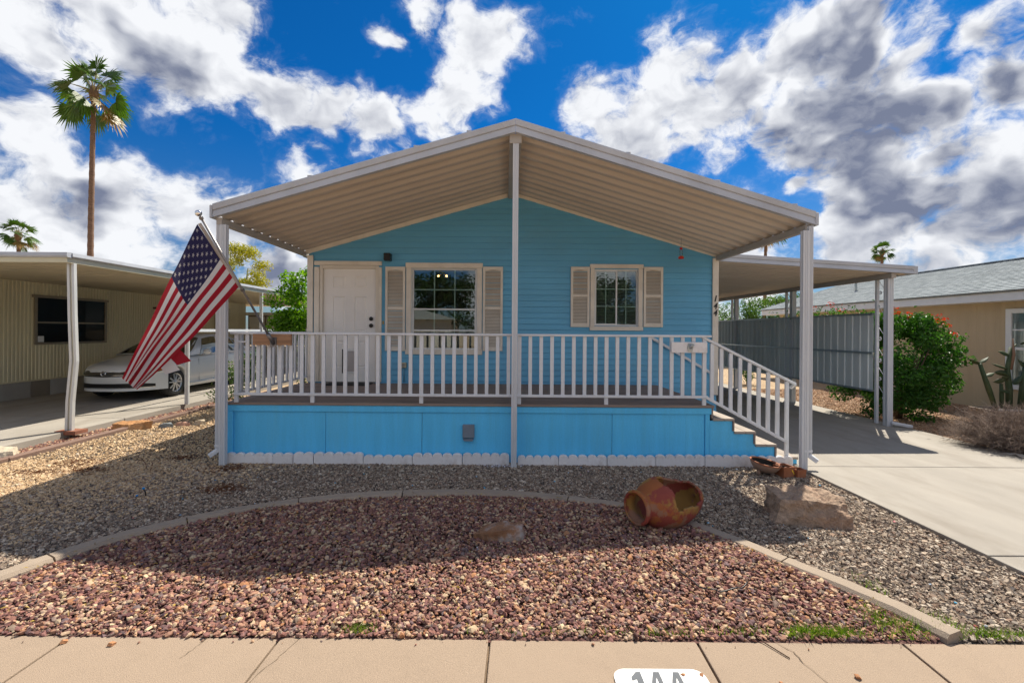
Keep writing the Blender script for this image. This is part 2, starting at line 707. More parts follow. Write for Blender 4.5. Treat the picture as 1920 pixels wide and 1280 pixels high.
# ------------------------------------------------------------------ shared materials
m_white = mat('white_painted_metal', (0.66, 0.68, 0.71), 0.42, 0.07, 3.0, 0.05, 30, spec=0.45, stain=(0.46, 0.42, 0.37), sscale=5, samt=0.30)
m_fascia = mat('aged_white_aluminium', (0.46, 0.48, 0.52), 0.42, 0.09, 2.0, 0.06, 14, spec=0.45, stain=(0.33, 0.32, 0.32), sscale=2.4, samt=0.45, streak=(1, 1, 0.4))
m_soffit = mat('beige_pan_underside', (0.57, 0.495, 0.42), 0.5, 0.06, 1.5, 0.05, 10, stain=(0.46, 0.39, 0.32), sscale=1.2, samt=0.5, streak=(0.25, 2, 1))
m_blue = mat('blue_painted_siding', (0.14, 0.43, 0.66), 0.55, 0.05, 2.0, 0.12, 45, rnd=0.035, stain=(0.16, 0.36, 0.50), sscale=1.6, samt=0.4, streak=(0.6, 1, 1.6))
m_bluedeck = mat('blue_painted_plywood', (0.10, 0.54, 0.90), 0.55, 0.07, 2.5, 0.35, 40, stain=(0.13, 0.50, 0.74), sscale=1.6, samt=0.55, streak=(3.4, 1, 0.30), speck=.05, spscale=60, rnd=.03)
m_trim = mat('beige_painted_trim', (0.74, 0.68, 0.59), 0.55, 0.05, 4, 0.08, 60, stain=(0.45, 0.38, 0.30), sscale=3, samt=0.35)
m_door = mat('cream_painted_door', (0.83, 0.80, 0.76), 0.45, 0.03, 3, 0.03, 30)
m_deck = mat('brown_deck_board', (0.24, 0.185, 0.155), 0.75, 0.18, 3, 0.3, 50, rnd=0.08, streak=(0.6, 5, 5), stain=(0.32, 0.25, 0.21), sscale=1.2, samt=0.5)
m_tread = mat('weathered_tread', (0.34, 0.29, 0.25), 0.8, 0.15, 3, 0.3, 40, rnd=0.05, stain=(0.30, 0.22, 0.17), sscale=3, samt=0.6)
m_black = mat('black_metal', (0.015, 0.014, 0.013), 0.4, 0.2, 6)
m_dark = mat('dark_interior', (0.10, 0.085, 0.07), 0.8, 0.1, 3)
m_blind = mat('pale_blind', (0.55, 0.56, 0.52), 0.5, 0.05, 3)
m_vinyl = mat('white_vinyl', (0.70, 0.71, 0.70), 0.4, 0.03, 4)
m_muntin = mat('pale_grille_bar', (0.62, 0.72, 0.67), 0.4, 0.03, 4)
m_glass = glass_mat('window_glass')
m_conc = mat('pale_concrete', (0.315, 0.285, 0.245), 0.85, 0.13, 0.9, 0.35, 160, stain=(0.21, 0.18, 0.145), sscale=1.1, samt=0.75, coord='Object', speck=.10, streak=(1.6, .55, 1), rnd=.03)
m_walk = mat('tan_concrete', (0.345, 0.258, 0.185), 0.88, 0.10, 2.2, 0.6, 190, rnd=0.04, stain=(0.235, 0.175, 0.125), sscale=2.2, samt=0.55, speck=.12)
m_curb = mat('tan_mortar_curb', (0.36, 0.285, 0.215), 0.9, 0.10, 3, 0.6, 150, rnd=0.05, stain=(0.26, 0.20, 0.15), sscale=3, samt=0.55)
m_edger = mat('whitewashed_edger', (0.78, 0.75, 0.74), 0.8, 0.08, 6, 0.5, 80, rnd=0.05, stain=(0.42, 0.34, 0.28), sscale=7, samt=0.45)
m_galv = mat('galvanised_steel', (0.42, 0.45, 0.46), 0.36, 0.10, 2, 0.05, 12, metal=0.75, spec=0.5, rnd=0.10, streak=(3, 3, 0.5))
m_screen = mat('grey_green_sheet', (0.66, 0.69, 0.67), 0.42, 0.10, 2, 0.05, 12, metal=0.0, rnd=0.10, streak=(3, 3, 0.4))
m_asphalt = mat('asphalt', (0.055, 0.053, 0.05), 0.9, 0.2, 3, 0.5, 120)


def ground_mat(name, cols, scale, bump=0.6, patch=None, pscale=0.6):
    """Fine gravel: Voronoi grains of several tones with real relief, optional broad patches of another earth tone."""
    m = bpy.data.materials.new(name)
    m.use_nodes = True
    nt = m.node_tree
    N, L = nt.nodes.new, nt.links.new
    p = nt.nodes['Principled BSDF']
    p.inputs['Roughness'].default_value = 0.95
    p.inputs['Specular IOR Level'].default_value = 0.15
    tc = N('ShaderNodeTexCoord')
    v = N('ShaderNodeTexVoronoi')
    v.inputs['Scale'].default_value = scale
    v.inputs['Randomness'].default_value = 1.0
    L(tc.outputs['Object'], v.inputs['Vector'])
    sp = N('ShaderNodeSeparateColor')
    L(v.outputs['Color'], sp.inputs[0])
    cr = N('ShaderNodeValToRGB')
    els = cr.color_ramp.elements
    while len(els) < len(cols):
        els.new(0.5)
    for i, c in enumerate(cols):
        els[i].position = i / (len(cols) - 1)
        els[i].color = (*c, 1)
    L(sp.outputs[0], cr.inputs[0])
    base = cr.outputs[0]
    if patch:
        n = N('ShaderNodeTexNoise')
        n.inputs['Scale'].default_value = pscale
        n.inputs['Detail'].default_value = 6
        L(tc.outputs['Object'], n.inputs['Vector'])
        mr = N('ShaderNodeMapRange')
        mr.inputs[1].default_value = 0.45
        mr.inputs[2].default_value = 0.68
        L(n.outputs['Fac'], mr.inputs[0])
        mx = N('ShaderNodeMix')
        mx.data_type = 'RGBA'
        L(mr.outputs[0], mx.inputs['Factor'])
        L(base, mx.inputs['A'])
        mx.inputs['B'].default_value = (*patch, 1)
        base = mx.outputs['Result']
    L(base, p.inputs['Base Color'])
    b = N('ShaderNodeBump')
    b.inputs['Strength'].default_value = bump
    b.inputs['Distance'].default_value = 0.02
    b.invert = True
    L(v.outputs['Distance'], b.inputs['Height'])
    L(b.outputs[0], p.inputs['Normal'])
    MATS[name] = m
    return m


# ------------------------------------------------------------------ the ground
TAN = [(0.30, 0.22, 0.14), (0.46, 0.34, 0.21), (0.40, 0.29, 0.19), (0.55, 0.42, 0.28), (0.34, 0.25, 0.17)]
g = MB().add([(-500, -500, -.03), (500, -500, -.03), (500, 900, -.03), (-500, 900, -.03)], [(0, 1, 2, 3)])
tag(g.build('ground', ground_mat('tan_gravel_ground', TAN, 38, 0.8, patch=(0.36, 0.25, 0.16), pscale=0.5)), 'tan gravel ground around the houses', kind='structure')

ROADM = m_asphalt
tag(MB().box(-60, 60, -7.5, 1.05, -.30, -.12).build('road', ROADM), 'asphalt street in front of the sidewalk', kind='structure')
tag(MB().prism([(1.05, -.28), (1.05, -.02), (1.07, .0), (1.20, .0), (1.20, -.28)], -60, 60, 'x').build('kerb', m_walk), 'concrete kerb between street and sidewalk', kind='structure')

# the bed outline: inner side of the curved mortar curb
CURB = [(-3.62, 2.50), (-3.52, 2.82), (-3.37, 3.074), (-3.27, 3.316), (-3.075, 3.656), (-2.75, 3.984), (-2.404, 4.23), (-1.981, 4.439), (-1.516, 4.592), (-1.027, 4.678),
        (-0.459, 4.715), (0.033, 4.69), (0.43, 4.615), (0.792, 4.505), (1.202, 4.345), (1.48, 4.13), (1.669, 3.915), (1.899, 3.60), (2.055, 3.34), (2.22, 3.10), (2.34, 2.90), (2.43, 2.72), (2.50, 2.525)]


def smooth_line(pts, k=5):
    out = []
    for i in range(len(pts) - 1):
        p0, p1, p2, p3 = [Vector(pts[max(0, min(len(pts) - 1, j))]) for j in (i - 1, i, i + 1, i + 2)]
        for s in range(k):
            t = s / k
            out.append(0.5 * ((2 * p1) + (p2 - p0) * t + (2 * p0 - 5 * p1 + 4 * p2 - p3) * t * t + (3 * p1 - p0 - 3 * p2 + p3) * t ** 3))
    out.append(Vector(pts[-1]))
    return out


CL = smooth_line(CURB)
CLn = []
for i, p in enumerate(CL):
    d = (CL[min(i + 1, len(CL) - 1)] - CL[max(i - 1, 0)]).normalized()
    CLn.append(Vector((-d.y, d.x)))
inner = [(p - n * 0.05) for p, n in zip(CL, CLn)]
bedpoly = [(p.x, p.y) for p in inner]
bed = MB().add([(x, y, .004) for x, y in bedpoly], [tuple(range(len(bedpoly)))])
tag(bed.build('planting_bed', ground_mat('red_gravel_base', [(0.05, 0.03, 0.028), (0.14, 0.07, 0.06), (0.09, 0.05, 0.045), (0.22, 0.13, 0.10)], 45, 1.0)),
    'earth under the red gravel of the planting bed', kind='structure')
yard = MB().add([(-6.33, 2.52, -.004), (3.64, 2.52, -.004), (3.64, 5.95, -.004), (-3.3, 5.95, -.004), (-3.3, 14.0, -.004), (-6.33, 14.0, -.004)], [(0, 1, 2, 3, 4, 5)])
GRY = [(0.05, 0.042, 0.038), (0.17, 0.135, 0.11), (0.10, 0.085, 0.075), (0.26, 0.215, 0.18), (0.14, 0.105, 0.085)]
tag(yard.build('yard', ground_mat('grey_gravel_base', GRY, 70, 0.9)), 'earth under the grey brown gravel of the front yard', kind='structure')

# curb: mortar segments with tooled joints
curb = thing('garden_curb', 'curved tan mortar curb around the red gravel bed', None, (0, 4.6, 0), kind='structure')
JOINTS = [(-3.62, 2.5), (-3.27, 3.316), (-2.75, 3.984), (-1.981, 4.439), (-1.027, 4.678), (0.62, 4.56), (1.35, 4.24), (2.055, 3.34), (2.52, 2.5)]
ji = []
for jx, jy in JOINTS:
    ji.append(min(range(len(CL)), key=lambda i: (CL[i].x - jx) ** 2 + (CL[i].y - jy) ** 2))
CP = [(-.075, -.03), (-.068, .030), (-.045, .052), (.045, .055), (.066, .034), (.075, -.03)]
for a, b in zip(ji[:-1], ji[1:]):
    vs, fs = [], []
    idx = list(range(a, b + 1))
    for k, i in enumerate(idx):
        p, n = CL[i].copy(), CLn[i]
        t = Vector((n.y, -n.x))
        if k == 0:
            p = p + t * 0.006
        if k == len(idx) - 1:
            p = p - t * 0.006
        dz = random.uniform(-.002, .002)
        vs += [(p.x + n.x * u, p.y + n.y * u, z + dz) for u, z in CP]
    m_ = len(CP)
    for k in range(len(idx) - 1):
        fs += [(k * m_ + j, k * m_ + j + 1, (k + 1) * m_ + j + 1, (k + 1) * m_ + j) for j in range(m_ - 1)]
    fs += [tuple(range(m_)), tuple(range((len(idx) - 1) * m_, len(idx) * m_))[::-1]]
    MB().add(vs, fs).build('curb_segment', m_curb, curb)

# sidewalk slabs
walk = thing('sidewalk', 'tan concrete sidewalk along the street', None, (0, 2, 0), kind='structure')
xs = [-7.0, -5.84, -4.69, -3.54, -2.385, -1.232, -0.081, 1.056, 2.18, 3.33, 4.48, 5.63]
for i, (a, b) in enumerate(zip(xs[:-1], xs[1:])):
    k = 0.018 * i
    sk = 0.035
    poly = [(a + .006 - sk, 1.205), (b - .006 - sk, 1.205), (b - .006 + .01, 2.535 - .003 * i), (a + .006 + .01, 2.535 - .003 * i + .003)]
    MB().prism(poly, -.10, .006 + random.uniform(-.002, .002), 'z').build('sidewalk_slab', m_walk, walk, bevel=.006, seg=2)
tag(MB().box(-7, 5.6, 1.21, 2.52, -.1, -.012).build('joint_dirt', mat('joint_soil', (0.16, 0.11, 0.07), 0.95, 0.3, 20, 0.5, 90), walk), kind='stuff')
m_crack = mat('crack_dark', (0.17, 0.125, 0.085), 0.95, 0.2, 20)


def crack(pts, z=.0085, w=.0022):
    line = []
    for (x0, y0), (x1, y1) in zip(pts[:-1], pts[1:]):
        for s in range(5):
            t = s / 5
            line.append((x0 + (x1 - x0) * t + random.uniform(-.006, .006), y0 + (y1 - y0) * t))
    line.append(pts[-1])
    vs = []
    for x, y in line:
        q = w * random.uniform(.4, 1.3)
        vs += [(x - q, y, z), (x + q, y, z)]
    MB().add(vs, [(2 * i, 2 * i + 1, 2 * i + 3, 2 * i + 2) for i in range(len(line) - 1)]).build('crack', m_crack, walk)


crack([(-1.10, 2.53), (-1.15, 2.38), (-1.20, 2.25), (-1.22, 2.1)])
crack([(1.49, 2.52), (1.545, 2.44), (1.55, 2.33), (1.58, 2.2), (1.57, 2.0)])
crack([(-1.62, 2.53), (-1.63, 2.44), (-1.66, 2.36)], w=.0014)

# driveway and carport slabs
drive = thing('driveway', 'pale concrete driveway beside the blue house', None, (5.4, 8, 0), kind='structure')
ys = [1.22, 3.46, 5.75, 8.9, 12.0, 15.2, 18.4, 24]
for a, b in zip(ys[:-1], ys[1:]):
    MB().box(3.665, 7.16 if a > 5 else 7.35, a + .006, b - .006, -.10, .032 if a > 1.3 else .03).build('driveway_slab', m_conc, drive, bevel=.008, seg=2)
sl = thing('carport_slab', 'pale concrete slab under the neighbouring carport', None, (-8.6, 10, 0), kind='structure')
for a, b in ((-1.0, 3.9), (3.9, 8.2), (8.2, 12.5), (12.5, 17), (17, 24)):
    MB().box(-11.2, -6.78, a + .006, b - .006, -.1, .095).build('carport_slab_section', m_conc, sl, bevel=.01, seg=2)

m_timber = mat('reddish_timber_edging', (0.20, 0.125, 0.095), 0.85, 0.2, 4, 0.5, 40, streak=(4, .4, 4), rnd=0.1)
tb = thing('timber_edging', 'low reddish timber edging between tan gravel and neighbouring slab', 'edging', (-6.3, 7, 0))
for a, b in ((1.4, 3.6), (3.6, 5.8), (5.8, 8.0), (8.0, 10.2), (10.2, 12.4)):
    MB().box(-6.36, -6.25, a + .004, b - .004, -.05, .055 + random.uniform(-.008, .008)).build('timber_section', m_timber, tb, bevel=.008)


# ------------------------------------------------------------------ loose stone (nobody could count it)
def in_poly(x, y, poly):
    c = np.zeros(len(x), bool)
    n = len(poly)
    for i in range(n):
        x0, y0 = poly[i]
        x1, y1 = poly[(i + 1) % n]
        with np.errstate(divide='ignore', invalid='ignore'):
            c ^= ((y0 > y) != (y1 > y)) & (x < (x1 - x0) * (y - y0) / (y1 - y0 + 1e-12) + x0)
    return c


def scatter(x0, x1, y0, y1, dens):
    n = int((x1 - x0) * (y1 - y0) * dens)
    return rng.uniform(x0, x1, n), rng.uniform(y0, y1, n)


m_red = mat('red_brown_stone', (0.3, 0.2, 0.18), 0.85, 0.15, 30, 0.3, 90, spec=0.25,
            island=[(0.07, 0.036, 0.034), (0.31, 0.145, 0.11), (0.15, 0.066, 0.06), (0.44, 0.25, 0.16), (0.22, 0.10, 0.085), (0.16, 0.12, 0.125), (0.54, 0.37, 0.24), (0.40, 0.19, 0.09), (0.12, 0.055, 0.055), (0.33, 0.16, 0.13), (0.09, 0.06, 0.062), (0.62, 0.47, 0.29), (0.24, 0.11, 0.10)])
m_grey = mat('grey_brown_stone', (0.3, 0.25, 0.2), 0.85, 0.12, 30, 0.2, 90, spec=0.25,
             island=[(0.07, 0.056, 0.047), (0.31, 0.235, 0.17), (0.16, 0.12, 0.095), (0.45, 0.36, 0.27), (0.25, 0.16, 0.11), (0.11, 0.09, 0.08), (0.56, 0.47, 0.37), (0.27, 0.205, 0.155)])
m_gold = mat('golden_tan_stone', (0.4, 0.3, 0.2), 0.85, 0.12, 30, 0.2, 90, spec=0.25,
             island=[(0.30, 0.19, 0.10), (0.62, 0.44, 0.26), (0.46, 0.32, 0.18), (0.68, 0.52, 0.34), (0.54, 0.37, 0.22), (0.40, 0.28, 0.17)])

x, y = scatter(-3.7, 2.6, 2.525, 4.75, 4800)
k = in_poly(x, y, bedpoly) & (np.abs(x) < 1.25 * y + .5)
x, y = x[k], y[k]
sz = np.clip(rng.lognormal(math.log(.0115), .42, len(x)), .004, .028)
mound = .045 * np.clip(1 - (x / 3.2) ** 2, 0, 1) * np.clip((y - 2.54) / .8, 0, 1) ** 1.2 * np.clip((4.8 - y) / .6, 0, 1)
P = np.stack([x, y, .006 + mound + rng.uniform(0, .014, len(x))], 1)
V, F = round_stones(P, sz, .70)
o = put('red_gravel', npmesh('red_gravel', V, F, m_red))
tag(o, 'red brown crushed stone filling the curved bed', 'gravel', kind='stuff')

outer = [(p.x + n.x * .06, p.y + n.y * .06) for p, n in zip(CL, CLn)]
outer = outer + [(3.0, 2.3), (-4.2, 2.3)]
x, y = scatter(-6.22, 3.64, 2.53, 5.86, 5200)
k = ~in_poly(x, y, outer) & (np.abs(x) < 1.2 * y + .45)
k &= rng.uniform(0, 1, len(x)) < np.clip(1.25 - .10 * (y - 2.5), .5, 1)
x, y = x[k], y[k]
x2, y2 = scatter(-6.22, -3.55, 5.86, 10.5, 1700)
x, y = np.concatenate([x, x2]), np.concatenate([y, y2])
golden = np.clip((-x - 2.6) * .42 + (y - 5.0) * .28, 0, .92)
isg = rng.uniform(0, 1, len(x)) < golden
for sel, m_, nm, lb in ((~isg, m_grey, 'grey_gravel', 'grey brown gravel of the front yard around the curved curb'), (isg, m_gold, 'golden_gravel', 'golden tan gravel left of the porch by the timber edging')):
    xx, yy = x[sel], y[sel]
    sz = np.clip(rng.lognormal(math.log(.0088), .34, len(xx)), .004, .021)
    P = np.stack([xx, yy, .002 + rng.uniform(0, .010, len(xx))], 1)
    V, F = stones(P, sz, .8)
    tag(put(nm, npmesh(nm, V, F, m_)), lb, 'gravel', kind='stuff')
# reddish strip between timber and slab, tan gravel right of the driveway
x, y = scatter(-6.78, -6.36, 2.0, 11.5, 1800)
V, F = stones(np.stack([x, y, -.012 + rng.uniform(0, .012, len(x))], 1), np.clip(rng.lognormal(math.log(.013), .3, len(x)), .006, .026))
tag(put('reddish_gravel', npmesh('reddish_gravel', V, F, m_red)), 'reddish gravel strip beside the neighbouring carport slab', 'gravel', kind='stuff')
x, y = scatter(7.2, 11.2, 5.6, 14, 1000)
V, F = stones(np.stack([x, y, -.026 + rng.uniform(0, .012, len(x))], 1), np.clip(rng.lognormal(math.log(.014), .3, len(x)), .006, .028))
m_orange = mat('orange_tan_stone', (0.4, 0.3, 0.2), 0.85, 0.12, 30, 0.2, 90, spec=0.25,
               island=[(0.22, 0.13, 0.08), (0.42, 0.25, 0.15), (0.33, 0.21, 0.14), (0.48, 0.35, 0.24), (0.40, 0.22, 0.12), (0.26, 0.19, 0.14)])
tag(put('orange_gravel', npmesh('orange_gravel', V, F, m_orange)), 'orange tan gravel between the driveway and the tan house', 'gravel', kind='stuff')
# strays that have crept over the sidewalk edge and the curb
x, y = scatter(-3.3, 2.5, 2.45, 2.54, 90)
V, F = round_stones(np.stack([x, y, np.full(len(x), .010)], 1), np.clip(rng.lognormal(math.log(.005), .4, len(x)), .002, .011))
tag(put('stray_gravel', npmesh('stray_gravel', V, F, m_red)), 'stray chips of red gravel along the sidewalk edge', 'gravel', kind='stuff')
# patches of brown pine litter on the grey gravel, flakes of white paint by the centre post
lit = np.concatenate([np.stack([rng.normal(a, sx, n_), rng.normal(b, sy, n_), np.full(n_, .018)], 1) for a, b, sx, sy, n_ in
                      ((-5.35, 5.75, .16, .10, 420), (-4.95, 5.45, .13, .07, 300), (-5.45, 5.35, .15, .06, 260), (-2.95, 4.85, .14, .08, 520), (-3.35, 5.55, .13, .09, 420), (-4.2, 6.0, .1, .06, 160), (-4.55, 8.0, .3, .2, 400))])
V, F = leaves(lit, rng.normal(0, .3, size=(len(lit), 3)) + np.array([0, 0, 1]), .045, .007)
tag(put('pine_litter', npmesh('pine_litter', V, F, leaf_mat('pine_litter_brown', [(.14, .05, .02), (.24, .10, .045), (.10, .045, .025)], .1))), 'patches of reddish brown needle litter on the gravel left of the porch', 'leaf litter', kind='stuff')
lit = np.stack([rng.normal(-.02, .13, 90), rng.normal(5.72, .035, 90), np.full(90, .02)], 1)
V, F = leaves(lit, rng.normal(0, .3, size=(90, 3)) + np.array([0, 0, 1]), .030, .012)
tag(put('paint_flakes', npmesh('paint_flakes', V, F, mat('paint_flake', (.72, .72, .78), .7))), 'white paint flakes on the gravel beside the centre post', 'paint flakes', kind='stuff')
# glassy blue, white and red chips strewn over the grey gravel
x, y = scatter(-3.4, 3.6, 2.6, 5.7, 4.5)
k = ~in_poly(x, y, outer)
x, y = x[k], y[k]
V, F = stones(np.stack([x, y, np.full(len(x), .020)], 1), rng.uniform(.006, .011, len(x)))
tag(put('glass_chips', npmesh('glass_chips', V, F, mat('bright_chips', (0.3, 0.5, 0.6), 0.15, 0, spec=0.8, island=[(0.03, 0.32, 0.55), (0.05, 0.45, 0.70), (0.62, 0.66, 0.70), (0.02, 0.16, 0.32), (0.60, 0.62, 0.66), (0.55, 0.06, 0.05)]))),
    'blue and white glass chips strewn over the grey gravel', 'glass chips', kind='stuff')

# ------------------------------------------------------------------ blue house
HX0, HX1, HC, WY = -3.46, 3.74, 0.14, 8.10


def gable(x):
    return 4.085 - (0.290 * (HC - x) if x < HC else 0.2955 * (x - HC))


OPEN = [(-3.235, -2.245, 0.78, 2.80), (-1.645, -0.490, 1.345, 2.80), (1.575, 2.355, 1.80, 2.795)]
house = thing('blue_house', 'light blue gabled manufactured home with cream trim and covered porch', 'house', (HC, WY, 0))
wall = MB().add([(HX0, WY + .012, .0), (HX1, WY + .012, .0), (HX1, WY + .012, .1), (HX0, WY + .012, .1)], [(0, 1, 2, 3)]).build('front_wall', m_blue, house)
EXPO = 0.1015
z = 0.10
while z < 4.08:
    za, zb = z, min(z + EXPO, 4.084)
    cuts = sorted({za, zb} | {c for o_ in OPEN for c in (o_[2], o_[3]) if za < c < zb} | {c for c in (gable(HX0), gable(HX1)) if za < c < zb})

    def yy(q):
        return WY - .024 + .021 * (q - za) / EXPO

    def xr(q):
        lo = HX0 if q <= gable(HX0) else HC - (4.085 - q) / 0.290
        hi = HX1 if q <= gable(HX1) else HC + (4.085 - q) / 0.2955
        return lo, hi
    pieces = []          # boards: polygons of stacked strips that touch belong to one board
    for a, b in zip(cuts[:-1], cuts[1:]):
        (l0, h0), (l1, h1) = xr(a), xr(b)
        ops = sorted([(o_[0], o_[1]) for o_ in OPEN if o_[2] <= (a + b) / 2 <= o_[3]])
        edges = [(l0, l1)] + [(e, e) for o_ in ops for e in o_] + [(h0, h1)]
        for (s0, s1), (e0, e1) in zip(edges[0::2], edges[1::2]):
            q = (s0, s1, e0, e1, a, b)
            touch = [p for p in pieces if any(abs(r[5] - a) < 1e-6 and r[1] < e0 and r[3] > s0 for r in p)]
            for p in touch:
                pieces.remove(p)
            pieces.append([r for p in touch for r in p] + [q])
    for p in pieces:
        vid, vs, fs = {}, [], []

        def V_(x_, y_, z_):
            k_ = (round(x_, 4), round(y_, 4), round(z_, 4))
            if k_ not in vid:
                vid[k_] = len(vs)
                vs.append((x_, y_, z_))
            return vid[k_]
        for (s0, s1, e0, e1, a, b) in p:
            fs.append((V_(s0, yy(a), a), V_(e0, yy(a), a), V_(e1, yy(b), b), V_(s1, yy(b), b)))
            if a == za:
                fs.append((V_(s0, yy(a), a), V_(s0, WY + .004, a), V_(e0, WY + .004, a), V_(e0, yy(a), a)))
        MB().add(vs, fs).build('siding_board', m_blue, wall, recalc=False)
    z += EXPO
# shell so that the rooms behind the panes are dark
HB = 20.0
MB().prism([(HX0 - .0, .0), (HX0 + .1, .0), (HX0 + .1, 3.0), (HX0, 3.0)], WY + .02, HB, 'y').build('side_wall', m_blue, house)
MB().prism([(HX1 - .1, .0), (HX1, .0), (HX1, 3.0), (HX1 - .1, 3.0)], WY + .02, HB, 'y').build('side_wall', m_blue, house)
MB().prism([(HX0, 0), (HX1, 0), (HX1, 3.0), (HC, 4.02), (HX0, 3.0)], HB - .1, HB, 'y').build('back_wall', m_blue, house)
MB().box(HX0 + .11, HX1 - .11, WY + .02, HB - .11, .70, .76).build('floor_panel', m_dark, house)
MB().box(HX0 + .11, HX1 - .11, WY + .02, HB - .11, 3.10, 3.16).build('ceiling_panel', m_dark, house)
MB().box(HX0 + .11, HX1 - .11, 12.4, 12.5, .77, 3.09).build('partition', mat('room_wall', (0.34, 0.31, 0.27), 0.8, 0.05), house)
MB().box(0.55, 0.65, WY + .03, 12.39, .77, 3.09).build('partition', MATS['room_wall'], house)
MB().prism([(HX0 - .25, 3.03), (HC, 4.12), (HX1 + .25, 3.03), (HX1 + .25, 3.15), (HC, 4.26), (HX0 - .25, 3.15)], 8.42, HB + .3, 'y').build('roof', mat('grey_roof', (0.3, 0.3, 0.29), 0.8), house)
# trim
MB().box(HX0 - .012, HX0 + .09, WY - .050, WY - .020, .78, 3.0).build('corner_trim', m_trim, house, bevel=.004)
MB().box(HX1 - .09, HX1 + .015, WY - .050, WY - .020, .60, 3.0).build('corner_trim', m_trim, house, bevel=.004)
for s, xe in ((-1, HX0 - .05), (1, HX1 + .05)):
    MB().prism([(HC, 4.20), (xe, gable(xe) + .10), (xe, gable(xe) - .010), (HC, 4.075)], WY - .038, WY - .004, 'y').build('rake_trim', m_trim, house)


def casing(parent, x0, x1, z0, z1, wd, d0=.030, head=None, nm='casing'):
    """Four boards round an opening, x0..z1 being the outside."""
    h = head or wd
    y0, y1 = WY - d0 - .014, WY - .012
    MB().box(x0 - .01, x1 + .01, y0 - .004, y1, z1 - h, z1).build(nm, m_trim, parent, bevel=.004)
    MB().box(x0 - .01, x1 + .01, y0 - .004, y1, z0, z0 + wd).build(nm, m_trim, parent, bevel=.004)
    MB().box(x0, x0 + wd, y0, y1, z0 + wd + .001, z1 - h - .001).build(nm, m_trim, parent, bevel=.004)
    MB().box(x1 - wd, x1, y0, y1, z0 + wd + .001, z1 - h - .001).build(nm, m_trim, parent, bevel=.004)


# door: slab with six moulded panels, frame, knob, deadbolt, pet flap
DX0, DX1, DZ0, DZ1 = -3.205, -2.275, .785, 2.775
PAN = [(-3.04, -2.82, 2.44, 2.64), (-2.66, -2.44, 2.44, 2.64), (-3.04, -2.82, 1.67, 2.29), (-2.66, -2.44, 1.67, 2.29), (-3.04, -2.82, 1.03, 1.50), (-2.66, -2.44, 1.03, 1.50)]
dm = MB()
yd = WY + .012
xsd = sorted({DX0, DX1} | {q for p in PAN for q in p[:2]})
zsd = sorted({DZ0, DZ1} | {q for p in PAN for q in p[2:]})
for a, b in zip(xsd[:-1], xsd[1:]):
    for c, d in zip(zsd[:-1], zsd[1:]):
        if any(p[0] <= (a + b) / 2 <= p[1] and p[2] <= (c + d) / 2 <= p[3] for p in PAN):
            continue
        dm.add([(a, yd, c), (b, yd, c), (b, yd, d), (a, yd, d)], [(0, 1, 2, 3)])
door = dm.build('door', m_door, house, recalc=False)
for (a, b, c, d) in PAN:
    pm = MB()
    i1, i2 = .018, .042
    ring = [((a, c, b, d), yd), ((a + i1, c + i1, b - i1, d - i1), yd + .012), ((a + i2, c + i2, b - i2, d - i2), yd + .004)]
    vs = []
    for (q0, q1, q2, q3), y_ in ring:
        vs += [(q0, y_, q1), (q2, y_, q1), (q2, y_, q3), (q0, y_, q3)]
    fs = [(r * 4 + i, r * 4 + (i + 1) % 4, r * 4 + 4 + (i + 1) % 4, r * 4 + 4 + i) for r in (0, 1) for i in range(4)] + [(8, 9, 10, 11)]
    pm.add(vs, fs).build('door_panel', m_door, door, recalc=False)
MX = Matrix.Rotation(R(90), 3, 'X')
for nm, zz in (('deadbolt', 1.895), ('door_knob', 1.775)):
    MB().lathe([(.0001, .045), (.026, .043), (.036, .030), (.036, .018), (.022, .012), (.022, .0)], (-2.355, yd, zz), 16, M=MX).build(nm, m_black, door)
MB().box(-2.86, -2.62, yd - .022, yd - .002, .93, 1.36).build('pet_door', m_vinyl, door, bevel=.005)
MB().box(-2.862, -2.845, yd - .026, yd - .0225, .935, 1.355).build('pet_door_gap', m_black, door)
MB().box(-2.835, -2.645, yd - .027, yd - .023, .965, 1.325).build('pet_flap', mat('pet_flap_grey', (0.42, 0.39, 0.38), 0.3, 0.1), door)
jm = mat('door_jamb_cream', (0.70, 0.64, 0.55), 0.5, 0.03)
MB().box(-3.26, -3.206, WY - .03, WY + .06, .785, 2.83).box(-2.274, -2.22, WY - .03, WY + .06, .785, 2.83).box(-3.2055, -2.2745, WY - .03, WY + .06, 2.776, 2.83).build('door_jamb', jm, house, bevel=.004)
MB().box(-3.352, -3.262, WY - .044, WY - .012, .785, 2.80).build('door_casing', m_trim, house, bevel=.004)
MB().box(-2.218, -2.165, WY - .044, WY - .012, .785, 2.80).build('door_casing', m_trim, house, bevel=.004)
MB().box(-3.352, -2.165, WY - .046, WY - .012, 2.832, 2.905).build('door_casing', m_trim, house, bevel=.004)
MB().box(-3.206, -2.274, WY - .06, WY + .04, .772, .786).build('threshold', mat('threshold_metal', (.3, .28, .25), .4, metal=.8), house)


# windows
def bars(mb, x0, x1, z0, z1, y, nx, nz, t=.010):
    for i in range(1, nx):
        xx = x0 + (x1 - x0) * i / nx
        mb.box(xx - t, xx + t, y, y + .008, z0, z1)
    for j in range(1, nz):
        q = z0 + (z1 - z0) * j / nz
        mb.box(x0, x1, y - .001, y + .007, q - t, q + t)


